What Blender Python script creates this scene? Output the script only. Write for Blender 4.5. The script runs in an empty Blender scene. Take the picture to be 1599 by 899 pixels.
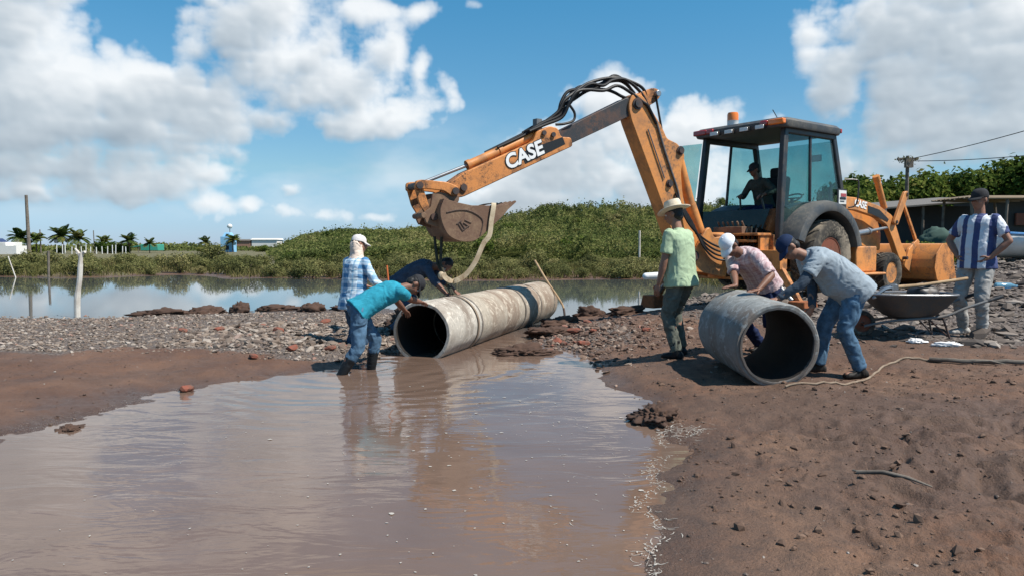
import bpy, bmesh, math, random
import numpy as np
from mathutils import Vector, Matrix, Quaternion
random.seed(7); RNG = np.random.default_rng(11)
S = bpy.context.scene
COL = S.collection
R = math.radians
V = Vector

# ------------------------------------------------------------------ noise
def _hash(ix, iy, iz, s):
    with np.errstate(over='ignore'):
        n = (ix.astype(np.uint32)*np.uint32(374761393) + iy.astype(np.uint32)*np.uint32(668265263)
             + iz.astype(np.uint32)*np.uint32(2246822519) + np.uint32(s)*np.uint32(3266489917))
        n = (n ^ (n >> np.uint32(13)))*np.uint32(1274126177)
        n = n ^ (n >> np.uint32(16))
    return n.astype(np.float64)/4294967295.0*2-1
def noise3(p, s=0):
    p = np.asarray(p, dtype=np.float64)
    i = np.floor(p).astype(np.int64); f = p-i; f = f*f*f*(f*(f*6-15)+10)
    out = 0
    for dx in (0, 1):
        wx = f[:, 0] if dx else 1-f[:, 0]
        for dy in (0, 1):
            wy = f[:, 1] if dy else 1-f[:, 1]
            for dz in (0, 1):
                wz = f[:, 2] if dz else 1-f[:, 2]
                out = out + wx*wy*wz*_hash(i[:, 0]+dx, i[:, 1]+dy, i[:, 2]+dz, s)
    return out
def fbm3(p, o=4, s=0):
    p = np.asarray(p, dtype=np.float64); a = 1.0; r = 0; t = 0
    for k in range(o):
        r = r+a*noise3(p*(2.03**k)+k*7.13, s+k); t += a; a *= .5
    return r/t
def n2(x, y, f, o=3, s=0):
    return fbm3(np.stack([np.asarray(x)*f, np.asarray(y)*f, np.zeros_like(np.asarray(x, dtype=float))], 1), o, s)
def sstep(a, b, x):
    t = np.clip((x-a)/(b-a), 0, 1); return t*t*(3-2*t)

# ------------------------------------------------------------------ objects
def link(o, parent=None):
    COL.objects.link(o)
    if parent is not None: o.parent = parent
    return o
def tag(o, label=None, cat=None, group=None, kind=None):
    if label: o['label'] = label
    if cat: o['category'] = cat
    if group: o['group'] = group
    if kind: o['kind'] = kind
    return o
def empty(name, loc=(0, 0, 0), rz=0):
    o = bpy.data.objects.new(name, None); o.location = loc; o.rotation_euler = (0, 0, rz)
    o.empty_display_size = .2
    return link(o)
def copy_tree(o, parent=None):
    c = o.copy(); COL.objects.link(c); c.parent = parent
    for ch in o.children: copy_tree(ch, c)
    return c
def meshobj(name, v, f, mats, parent=None, mi=None, smooth=True, sharp=None, bevel=None, seg=2):
    me = bpy.data.meshes.new(name)
    if isinstance(f, np.ndarray):
        v = np.asarray(v, dtype=np.float32); k = f.shape[1]; nf = len(f)
        me.vertices.add(len(v)); me.vertices.foreach_set('co', v.ravel())
        me.loops.add(nf*k); me.loops.foreach_set('vertex_index', f.astype(np.int32).ravel())
        me.polygons.add(nf); me.polygons.foreach_set('loop_start', np.arange(0, nf*k, k, dtype=np.int32))
        me.update(calc_edges=True)
    else:
        me.from_pydata([tuple(map(float, q)) for q in v], [], f)
    for m in (mats if isinstance(mats, (list, tuple)) else [mats]): me.materials.append(m)
    n = len(me.polygons)
    if mi is not None: me.polygons.foreach_set('material_index', np.asarray(mi, dtype=np.int32))
    me.polygons.foreach_set('use_smooth', np.full(n, bool(smooth)))
    me.update()
    if sharp is not None: me.set_sharp_from_angle(angle=R(sharp))
    o = bpy.data.objects.new(name, me); link(o, parent)
    if bevel:
        b = o.modifiers.new('Bevel', 'BEVEL'); b.width = bevel; b.segments = seg; b.limit_method = 'ANGLE'; b.angle_limit = R(40)
        b.harden_normals = False
    return o
class MB:
    def __init__(s): s.v = []; s.f = []; s.m = []
    def add(s, v, f, mi=0):
        k = len(s.v); s.v += [tuple(map(float, q)) for q in v]; s.f += [tuple(i+k for i in q) for q in f]; s.m += [mi]*len(f)
    def box(s, c, d, M=None, mi=0, taper=1.0):
        vs = []
        for sx in (-1, 1):
            for sy in (-1, 1):
                for sz in (-1, 1):
                    k = taper if sz > 0 else 1
                    q = V((sx*d[0]/2*k, sy*d[1]/2*k, sz*d[2]/2))
                    if M is not None: q = M @ q
                    vs.append(q+V(c))
        s.add(vs, [(0, 1, 3, 2), (4, 6, 7, 5), (0, 4, 5, 1), (2, 3, 7, 6), (0, 2, 6, 4), (1, 5, 7, 3)], mi)
    def tube(s, pts, r, n=12, mi=0, cap=True, squash=None):
        pts = [V(p) for p in pts]; k = len(pts)
        rs = list(r) if isinstance(r, (list, tuple)) else [r]*k
        T = []
        for i in range(k):
            t = pts[min(i+1, k-1)]-pts[max(i-1, 0)]
            T.append(t.normalized() if t.length > 1e-9 else V((0, 0, 1)))
        u = T[0].orthogonal().normalized(); vs = []; fs = []
        for i in range(k):
            u = (u-T[i]*u.dot(T[i]))
            u = u.normalized() if u.length > 1e-6 else T[i].orthogonal().normalized()
            w = T[i].cross(u)
            for j in range(n):
                a = 2*math.pi*j/n
                vs.append(pts[i]+(u*math.cos(a)+w*math.sin(a))*rs[i])
        for i in range(k-1):
            for j in range(n):
                a = i*n+j; b = i*n+(j+1) % n
                fs.append((a, b, b+n, a+n))
        if cap:
            fs.append(tuple(range(n-1, -1, -1))); fs.append(tuple((k-1)*n+j for j in range(n)))
        s.add(vs, fs, mi)
    def lathe(s, prof, c=(0, 0, 0), M=None, n=32, mi=0, closed=False):
        vs = []; fs = []; k = len(prof)
        for (r, z) in prof:
            for j in range(n):
                a = 2*math.pi*j/n; q = V((r*math.cos(a), r*math.sin(a), z))
                if M is not None: q = M @ q
                vs.append(q+V(c))
        for i in range(k if closed else k-1):
            i2 = (i+1) % k
            for j in range(n):
                j2 = (j+1) % n; fs.append((i*n+j, i*n+j2, i2*n+j2, i2*n+j))
        if not closed:
            if prof[0][0] > 1e-6: fs.append(tuple(range(n-1, -1, -1)))
            if prof[-1][0] > 1e-6: fs.append(tuple((k-1)*n+j for j in range(n)))
        s.add(vs, fs, mi)
    def prism(s, poly, w0, w1, fn, mi=0):
        n = len(poly)
        vs = [fn(a, b, w0) for a, b in poly]+[fn(a, b, w1) for a, b in poly]
        fs = [tuple(range(n-1, -1, -1)), tuple(range(n, 2*n))]+[(i, (i+1) % n, (i+1) % n+n, i+n) for i in range(n)]
        s.add(vs, fs, mi)
    def sphere(s, c, r, n=10, m=14, mi=0, M=None):
        r = (r, r, r) if not isinstance(r, (tuple, list)) else r
        vs = []; fs = []
        for i in range(n+1):
            th = math.pi*i/n
            for j in range(m):
                ph = 2*math.pi*j/m
                q = V((r[0]*math.sin(th)*math.cos(ph), r[1]*math.sin(th)*math.sin(ph), r[2]*math.cos(th)))
                if M is not None: q = M @ q
                vs.append(q+V(c))
        for i in range(n):
            for j in range(m):
                fs.append((i*m+j, (i+1)*m+j, (i+1)*m+(j+1) % m, i*m+(j+1) % m))
        s.add(vs, fs, mi)
    def build(s, name, mats, parent=None, smooth=True, sharp=35, bevel=None, seg=2, fix=True):
        o = meshobj(name, s.v, s.f, mats, parent, s.m, smooth, None, bevel, seg)
        if fix:
            bm = bmesh.new(); bm.from_mesh(o.data)
            bmesh.ops.remove_doubles(bm, verts=bm.verts, dist=1e-6)
            bmesh.ops.recalc_face_normals(bm, faces=bm.faces); bm.to_mesh(o.data); bm.free()
        if sharp is not None and smooth: o.data.set_sharp_from_angle(angle=R(sharp))
        return o
def smooth_path(pts, k=8):
    pts = [V(p) for p in pts]; out = []
    for i in range(len(pts)-1):
        p0 = pts[max(i-1, 0)]; p1 = pts[i]; p2 = pts[i+1]; p3 = pts[min(i+2, len(pts)-1)]
        for j in range(k):
            t = j/k
            out.append(.5*((2*p1)+(p2-p0)*t+(2*p0-5*p1+4*p2-p3)*t*t+(3*p1-p0-3*p2+p3)*t**3))
    out.append(pts[-1]); return out
def round_poly(poly, r, k=4):
    out = []; n = len(poly)
    for i in range(n):
        p = V((*poly[i][:2], 0)); a = V((*poly[i-1][:2], 0)); b = V((*poly[(i+1) % n][:2], 0))
        rr = poly[i][2] if len(poly[i]) > 2 else r
        da = (a-p); db = (b-p); q = min(rr, da.length*.45, db.length*.45)
        pa = p+da.normalized()*q; pb = p+db.normalized()*q
        for j in range(k+1):
            t = j/k; m = (1-t)**2*pa+2*t*(1-t)*p+t*t*pb; out.append((m.x, m.y))
    return out

# ------------------------------------------------------------------ materials
class NT:
    def __init__(s, name):
        s.m = bpy.data.materials.new(name); s.m.use_nodes = True; s.t = s.m.node_tree; s.n = s.t.nodes; s.l = s.t.links
        s.b = s.n['Principled BSDF']; s.out = s.n['Material Output']
    def N(s, typ, **k):
        n = s.n.new(typ)
        for a, b in k.items(): setattr(n, a, b)
        return n
    def L(s, a, b): s.l.new(a, b)
    def val(s, sock, v):
        if hasattr(v, 'links') or isinstance(v, bpy.types.NodeSocket): s.L(v, sock)
        else: sock.default_value = v
    def coord(s, kind='Object'):
        if not hasattr(s, 'tc'): s.tc = s.N('ShaderNodeTexCoord')
        return s.tc.outputs[kind]
    def noise(s, scale, detail=4, rough=.55, dist=0, vec=None, scl=None, out='Fac'):
        n = s.N('ShaderNodeTexNoise'); n.inputs['Scale'].default_value = scale; n.inputs['Detail'].default_value = detail
        n.inputs['Roughness'].default_value = rough; n.inputs['Distortion'].default_value = dist
        v = vec if vec is not None else s.coord()
        if scl:
            mp = s.N('ShaderNodeMapping'); mp.inputs['Scale'].default_value = scl; s.L(v, mp.inputs['Vector']); v = mp.outputs[0]
        s.L(v, n.inputs['Vector']); return n.outputs[out]
    def ramp(s, fac, pts):
        n = s.N('ShaderNodeValToRGB'); s.L(fac, n.inputs[0]); e = n.color_ramp.elements
        while len(e) < len(pts): e.new(.5)
        for i, (p, c) in enumerate(pts):
            e[i].position = p; e[i].color = (*c, 1) if isinstance(c, (tuple, list)) else (c, c, c, 1)
        return n.outputs[0]
    def mix(s, fac, a, b, mode='MIX'):
        n = s.N('ShaderNodeMix', data_type='RGBA', blend_type=mode); n.clamp_factor = True
        s.val(n.inputs[0], fac)
        for k, c in ((6, a), (7, b)):
            if isinstance(c, bpy.types.NodeSocket): s.L(c, n.inputs[k])
            else: n.inputs[k].default_value = (*c, 1) if len(c) == 3 else c
        return n.outputs[2]
    def math(s, op, a, b=0.0, clamp=False):
        n = s.N('ShaderNodeMath', operation=op, use_clamp=clamp); s.val(n.inputs[0], a); s.val(n.inputs[1], b); return n.outputs[0]
    def bump(s, h, strength=.3, dist=.01, prev=None):
        n = s.N('ShaderNodeBump'); n.inputs['Strength'].default_value = strength; n.inputs['Distance'].default_value = dist
        s.L(h, n.inputs['Height'])
        if prev is not None: s.L(prev, n.inputs['Normal'])
        s.L(n.outputs[0], s.b.inputs['Normal']); return n.outputs[0]
    def set(s, color=None, rough=None, metal=None, spec=None, **k):
        if color is not None:
            if isinstance(color, bpy.types.NodeSocket): s.L(color, s.b.inputs['Base Color'])
            else: s.b.inputs['Base Color'].default_value = (*color, 1)
        if rough is not None: s.val(s.b.inputs['Roughness'], rough)
        if metal is not None: s.b.inputs['Metallic'].default_value = metal
        if spec is not None: s.b.inputs['Specular IOR Level'].default_value = spec
        return s.m
    def attr(s, name):
        n = s.N('ShaderNodeAttribute'); n.attribute_name = name; return n

MAT = {}
def paint(name, col, rough=.45, dirt=(.16, .1, .06), amount=.5, scale=3, metal=0, bump=.15, spec=.5):
    t = NT(name)
    a = t.noise(scale, 6, .65); b = t.noise(scale*9, 4, .6); c = t.noise(scale*.7, 3, .5, scl=(1, 1, .35))
    var = t.mix(b, tuple(x*.82 for x in col), tuple(min(1, x*1.12) for x in col))
    k = t.ramp(a, [(.45, 0), (.62, 1)]); k2 = t.ramp(b, [(.48, 0), (.62, 1)])
    f = t.math('MULTIPLY', t.math('ADD', t.math('MULTIPLY', k, .75), t.math('MULTIPLY', k2, t.ramp(c, [(.45, 0), (.65, .8)]))), amount, True)
    t.set(t.mix(f, var, dirt), t.math('ADD', t.math('MULTIPLY', f, .4), rough, True), metal, spec)
    if bump: t.bump(b, bump, .004)
    MAT[name] = t.m; return t.m
def cloth(name, col, var=.25, scale=14, rough=.9, wet=None):
    t = NT(name); a = t.noise(scale, 5, .65); f = t.noise(300, 2)
    lo = tuple(x*(1-var) for x in col); hi = tuple(min(1, x*(1+var)) for x in col)
    t.set(t.mix(t.ramp(a, [(.3, 0), (.7, 1)]), lo, hi), rough, 0, .2)
    t.bump(t.math('ADD', t.math('MULTIPLY', a, .8), t.math('MULTIPLY', f, .2)), .35, .012)
    MAT[name] = t.m; return t.m
# ------------------------------------------------------------------ terrain
CP = np.array([(-4.1,3.87,0.0),(-3.85,4.61,0.0),(-3.72,5.3,0.0),(-3.7,5.71,0.0),(-3.55,6.06,0.0),(-3.4,6.47,0.0),(-3.06,7.47,0.0),(-2.62,7.91,0.0),(-2.25,8.31,0.0),(-2.02,8.58,0.0),(-1.75,9.16,0.0),(-1.54,9.95,0.0),(-2.05,4.65,-0.2),(-1.17,6.71,-0.2),(0.0,6.71,-0.2),(-0.31,9.02,-0.2),(0.41,4.65,-0.2),(-1.9,7.24,-0.2),(-2.73,4.42,-0.2),(-0.94,3.55,-0.2),(0.16,3.55,-0.2),(-1.71,8.17,-0.12),(-1.29,9.26,-0.12),(0.83,13.86,0.0),(0.56,12.77,0.0),(0.31,11.51,0.0),(0.35,10.4,0.0),(0.87,10.47,0.0),(1.01,9.27,0.0),(1.0,7.91,0.0),(1.1,7.2,0.0),(1.21,6.75,0.0),(1.13,6.11,0.0),(1.18,5.57,0.0),(1.13,5.13,0.0),(0.91,4.48,0.0),(0.74,3.97,0.0),(0.75,3.61,0.0),(0.61,3.11,0.0),(0.81,3.05,0.03),(1.32,2.98,0.06),(1.65,6.08,0.06),(2.05,2.9,0.1),(2.09,4.77,0.1),(3.15,4.48,0.18),(1.08,3.96,0.04),(2.02,6.6,0.09),(2.44,6.8,0.09),(3.21,7.33,0.09),(1.91,8.36,0.19),(1.35,9.64,0.07),(1.86,10.66,0.16),(1.29,11.33,0.16),(5.04,9.05,0.28),(5.77,9.14,0.3),(4.78,6.85,0.25),(-5.13,7.35,0.1),(-4.26,8.15,0.1),(-5.64,8.09,0.18),(-6.8,9.77,0.18),(-5.53,9.77,0.18),(-4.11,9.44,0.18),(-3.47,10.49,0.18),(-2.33,9.58,0.12),(-2.29,11.0,0.12),(-2.69,8.81,0.07),(-3.32,8.11,0.07),(-12.58,14.48,0.0),(-10.06,14.48,0.0),(-8.55,14.48,0.0),(-7.36,14.88,0.0),(-6.3,15.44,0.0),(-5.24,15.89,0.0),(-4.35,16.71,0.0),(-3.59,17.24,0.0),(-2.49,18.0,0.0),(1.0,14.35,0.0),(1.85,15.15,0.0),(2.77,15.89,0.0),(-22.49,25.93,-0.4),(-15.74,25.93,-0.4),(-12.82,29.6,-0.4),(-4.5,25.5,-0.4),(3.0,24.6,-0.4),(-0.5,25.5,-0.4),(5.4,24.6,-0.4),(-35.54,34.2,0.0),(-29.62,34.2,0.0),(-23.69,34.2,0.0),(-19.72,33.5,0.0),(-17.44,37.31,0.0),(-12.29,31.56,0.0),(-10.23,32.83,0.0),(-6.4,30.8,0.0),(-4.0,30.3,0.0),(-1.0,30.0,0.0),(1.5,30.6,0.0),(5.6,31.2,0.0),(-7,34,.15),(-3,34,.2),(1,35,.2),(5,36,.2),(-28.45,36.52,0.22),(-20.42,34.69,0.22),(-7.2,34.69,0.22),(-3.15,36.52,0.22),(1.79,40.83,0.22),(7.09,40.83,0.22),(-19.89,48.91,-0.06),(-22.0,48.91,-0.06),(-14.22,36.53,0.03),(-18.72,47.05,0.2),(-1.16,9.4,-0.3),(-0.5,11.5,-0.3),(0.1,13.5,-0.3),(0.6,15.0,-0.3),(-1.45,11,0.1),(-0.9,13,0.1),(-0.5,14.2,0.03),(0,0,-0.08),(2,1,0.08),(4,0,0.15),(-3,-3,0.1),(-3,0.5,-0.1),(6,13,0.55),(5,13.6,0.55),(8,15,0.5),(7.4,14.6,0.5),(4,12.6,0.42),(2.95,12.1,0.3),(3.2,10.5,0.28),(8.5,12.6,0.72),(13.7,20,1.12),(12,17,1.05),(6.3,9.8,0.38),(9,10,0.55),(18,28,1.5),(22,34,1.5),(30,40,1.6),(9,20,0.6),(6,18,0.25),(4.5,16.5,0.1),(7.6,24,0),(9,30,0.1),(10,38,0.3),(14,30,0.9),(20,20,1.3),(10,5,0.3),(12,8,0.6),
 (-14,5,.3),(-10,8,.2),(-16,10,.2),(-25,14,-.1),(-40,22,-.2),(-60,50,.3),(-30,60,.3),(0,60,.4),(30,60,1.2),(60,50,1.5),(-60,90,.4),(0,90,.5),(50,90,1.2),(-8,2,-.05),(-12,-4,.1),(8,-6,.2),(0,-12,.1),(-30,-20,.3),(30,-20,.4),(-7,5.2,.14),(-6,6.3,.16)])
def _rbf():
    d = np.linalg.norm(CP[:, None, :2]-CP[None, :, :2], axis=2)
    n = len(CP); A = np.zeros((n+1, n+1)); A[:n, :n] = d-np.eye(n)*.004; A[n, :n] = 1; A[:n, n] = 1
    b = np.zeros(n+1); b[:n] = CP[:, 2]
    return np.linalg.solve(A, b)
RW = _rbf()
def base_h(x, y):
    x = np.asarray(x, float); y = np.asarray(y, float); out = np.empty(len(x))
    for i in range(0, len(x), 20000):
        d = np.sqrt((x[i:i+20000, None]-CP[None, :, 0])**2+(y[i:i+20000, None]-CP[None, :, 1])**2)
        out[i:i+20000] = d @ RW[:-1]+RW[-1]
    r = np.hypot(x, y); k = sstep(70, 110, r)
    return out*(1-k)+k*.4
def gravel_w(x, y):
    """how stony the ground is: the left causeway top, the debris round the pipe end, the slope on the right"""
    q = n2(x, y, .9, 3, 5)*.9
    left = sstep(8.55, 9.5, y+q+.12*np.minimum(x+4, 0)*0)*(x < .3)*sstep(-.3, -2.0, x-.3*(y-9)) * (y < 20)
    deb = np.exp(-(((x-.9)/1.0)**2+((y-11.0)/1.5)**2))*1.1
    right = sstep(.0, 1.6, (x-4.2)*.75+(y-8.6)*.75+q*.8)*(y < 26)*sstep(1.5, 4.0, x)
    return np.clip(np.maximum(np.maximum(left, deb), right), 0, 1)
def height(x, y):
    x = np.asarray(x, float); y = np.asarray(y, float)
    z = base_h(x, y); r = np.hypot(x, y); near = np.exp(-r/40.0)
    g = gravel_w(x, y)
    dry = sstep(-.08, .05, z)
    z = z+n2(x, y, .45, 3, 1)*.05*near*dry+n2(x, y, 1.7, 3, 2)*.022*near*(.5+.5*dry)
    right = sstep(.6, 2.2, x)*(1-g)*dry*(r < 25)
    lump = np.clip(n2(x, y, 3.1, 4, 3)+.05, 0, 1)
    z = z+right*(lump*.06+n2(x, y, 9, 3, 4)*.012+np.clip(n2(x, y, 24, 2, 8), 0, 1)*.008*(r < 9))
    z = z+np.exp(-(z/.06)**2)*(r < 20)*(n2(x, y, 3.3, 3, 25)*.022+n2(x, y, 11, 2, 26)*.007)
    xw, yw = x+n2(x, y, 2.1, 2, 41)*.25, y+n2(x, y, 2.1, 2, 42)*.25
    foot = sstep(1.0, 2.4, x)*sstep(6.4, 4.6, y)*dry                       # trampled mud close to the camera
    z = z-foot*(np.clip(n2(xw, yw, 4.6, 3, 12)-.08, 0, 1)*.11-np.clip(n2(xw, yw, 10, 3, 14)-.05, 0, 1)*.05)
    z = z+g*(n2(x, y, 6, 3, 6)*.03)*np.exp(-r/25)
    dl = np.hypot((x-.9)/.9, (y-11.)/1.2); z = z+np.exp(-dl**2)*.07*np.clip(n2(x, y, 2.2, 3, 16)+.6, 0, 2)
    z = z+(x < -1)*(1-g)*dry*(r < 25)*(n2(x, y, 7, 3, 9)*.014+n2(x, y, 20, 2, 19)*.006+np.clip(n2(x, y, 2.6, 2, 10)-.25, 0, 1)*.04)
    return z
def gh(x, y): return float(height(np.array([x]), np.array([y]))[0])

def build_ground():
    rad = [0.0, .5]
    while rad[-1] < 24: rad.append(rad[-1]*1.007+.002)
    while rad[-1] < 4000: rad.append(rad[-1]*1.03)
    rad = np.array(rad)
    a1 = np.linspace(-58, 58, 760); a0 = np.linspace(58, 302, 90)[1:-1]
    ang = np.radians(np.concatenate([a1, a0])); n = len(ang); k = len(rad)
    X = (rad[:, None]*np.sin(ang)[None]).ravel(); Y = (rad[:, None]*np.cos(ang)[None]).ravel()
    Z = height(X, Y)
    i = np.arange(k-1)[:, None]*n; j = np.arange(n)[None]; j2 = (j+1) % n
    f = np.stack([i+j, i+j2, i+n+j2, i+n+j], 2).reshape(-1, 4)
    o = meshobj('ground', np.stack([X, Y, Z], 1), f[:, ::-1].copy(), MAT['ground'])
    g = gravel_w(X, Y); wob = n2(X, Y, 1.3, 4, 21)
    wet = sstep(.07, -.01, Z+wob*.04)*(np.hypot(X, Y) < 60)
    red = sstep(1.0, -1.5, X)*(Y < 10.5)
    grass = sstep(34, 41, np.hypot(X*.8, Y)+wob*4)*(Z > .05)
    grass = np.maximum(grass, sstep(20, 25, np.hypot(X, Y)+wob*3)*(X > 3)*sstep(.3, .6, Z))
    ca = o.data.color_attributes.new('mask', 'FLOAT_COLOR', 'POINT')
    c = np.stack([g, wet, red, grass], 1).astype(np.float32); ca.data.foreach_set('color', c.ravel())
    tag(o, kind='structure'); return o

def mat_ground():
    t = NT('ground'); P = t.coord('Object'); at = t.attr('mask'); sp = t.N('ShaderNodeSeparateColor'); t.L(at.outputs['Color'], sp.inputs[0])
    g, w, r = sp.outputs[0], sp.outputs[1], sp.outputs[2]; gr = at.outputs['Alpha']
    n1 = t.noise(1.1, 6, .6, vec=P); n2_ = t.noise(9, 6, .65, vec=P); n3 = t.noise(60, 4, .7, vec=P); n4 = t.noise(230, 3, .7, vec=P)
    mudR = t.mix(t.ramp(n1, [(.35, 0), (.65, 1)]), (.145, .073, .043), (.205, .117, .072))
    mudR = t.mix(t.ramp(n2_, [(.42, 0), (.66, .8)]), mudR, (.1, .062, .044))
    mudL = t.mix(t.ramp(n1, [(.35, 0), (.65, 1)]), (.125, .062, .037), (.185, .10, .062))
    mud = t.mix(r, mudR, mudL); n0 = t.noise(.55, 4, .6, .4, P); mud = t.mix(t.ramp(n0, [(.44, 0), (.56, .55)]), mud, (.075, .044, .031))
    mud = t.mix(t.ramp(n3, [(.5, 0), (.75, .55)]), mud, (.045, .033, .027))
    mud = t.mix(t.ramp(n4, [(.6, 0), (.75, .5)]), mud, (.2, .17, .145))
    vo = t.N('ShaderNodeTexVoronoi'); vo.inputs['Scale'].default_value = 26; t.L(P, vo.inputs['Vector'])
    st = t.mix(vo.outputs['Color'], (.10, .08, .066), (.30, .255, .215))
    st = t.mix(t.ramp(vo.outputs['Distance'], [(.3, 0), (.55, .9)]), st, (.055, .042, .035))
    hs = t.N('ShaderNodeHueSaturation'); hs.inputs['Saturation'].default_value = .35; t.L(st, hs.inputs['Color'])
    st = t.mix(.45, hs.outputs[0], (.17, .115, .085))
    gm = t.ramp(t.math('ADD', g, t.math('MULTIPLY', t.math('SUBTRACT', n2_, .5), .9)), [(.35, 0), (.6, 1)])
    col = t.mix(gm, mud, st)
    col = t.mix(t.math('MULTIPLY', w, .55), col, (.06, .034, .023))
    gc = t.mix(n2_, (.07, .075, .028), (.16, .135, .065)); gc = t.mix(t.ramp(n1, [(.5, 0), (.62, .8)]), gc, (.15, .115, .06))
    col = t.mix(gr, col, gc)
    damp = t.math('MULTIPLY', t.ramp(n0, [(.4, 0), (.54, 1)]), t.ramp(n2_, [(.35, 1), (.6, .35)])); rough = t.math('SUBTRACT', t.math('SUBTRACT', .86, t.math('MULTIPLY', w, .45)), t.math('MULTIPLY', t.math('MULTIPLY', damp, t.math('SUBTRACT', 1, gm)), .3), True)
    t.set(col, rough, 0, .38)
    hgt = t.math('ADD', t.math('MULTIPLY', n2_, .5), t.math('MULTIPLY', n3, .35)); hgt = t.math('ADD', hgt, t.math('MULTIPLY', n4, .12))
    hgt = t.math('SUBTRACT', hgt, t.math('MULTIPLY', t.math('MULTIPLY', vo.outputs['Distance'], gm), .9))
    t.bump(hgt, .9, .05)
    MAT['ground'] = t.m
def mat_water():
    t = NT('water'); P = t.coord('Object')
    a = t.noise(2.0, 3, .5, .9, P, (.75, 1.9, 1)); b = t.noise(9, 3, .55, .3, P, (.6, 2.0, 1)); c = t.noise(.6, 2, .5, 0, P)
    m = t.N('ShaderNodeSeparateXYZ'); t.L(P, m.inputs[0])
    def rng(s, lo, hi, inv=False):
        n = t.N('ShaderNodeMapRange', interpolation_type='SMOOTHSTEP'); t.L(s, n.inputs[0]); n.inputs[1].default_value = lo; n.inputs[2].default_value = hi
        if inv: n.inputs[3].default_value = 1; n.inputs[4].default_value = 0
        return n.outputs[0]
    pool = rng(m.outputs[1], 11, 14, True)
    # ripples spread from the men working at the pipe mouth
    dv = t.N('ShaderNodeVectorMath', operation='DISTANCE'); t.L(P, dv.inputs[0]); dv.inputs[1].default_value = (-1.6, 8.6, 0)
    wv = t.N('ShaderNodeMath', operation='SINE')
    t.L(t.math('ADD', t.math('MULTIPLY', dv.outputs['Value'], 21), t.math('MULTIPLY', c, 26)), wv.inputs[0])
    ring = t.math('MULTIPLY', t.math('ADD', t.math('MULTIPLY', wv.outputs[0], .5), .5), rng(dv.outputs['Value'], .3, 4.2, True))
    amp = t.math('MULTIPLY', t.ramp(c, [(.38, .25), (.62, 1)]), pool)
    h = t.math('MULTIPLY', t.math('ADD', t.math('ADD', a, t.math('MULTIPLY', b, .14)), t.math('MULTIPLY', ring, .6)), t.math('ADD', amp, .006))
    col = t.mix(t.ramp(t.noise(.8, 5, .6, .5, P), [(.3, 0), (.7, 1)]), (.122, .079, .058), (.166, .112, .085))
    col = t.mix(pool, (.075, .082, .084), col)
    t.set(col, .035, 0, .5); t.b.inputs['IOR'].default_value = 1.333
    t.bump(h, .55, .02)
    MAT['water'] = t.m
def build_water():
    rad = [0.0, 1.0]
    while rad[-1] < 130: rad.append(rad[-1]*1.18)
    n = 96; vs = [(r*math.sin(2*math.pi*j/n), r*math.cos(2*math.pi*j/n)+20, 0) for r in rad for j in range(n)]
    fs = [(i*n+j, (i+1)*n+j, (i+1)*n+(j+1) % n, i*n+(j+1) % n) for i in range(len(rad)-1) for j in range(n)]
    b = MB(); b.add(vs, fs); o = b.build('water', MAT['water'], sharp=None)
    for p in o.data.polygons:
        pass
    tag(o, kind='structure'); return o

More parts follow.
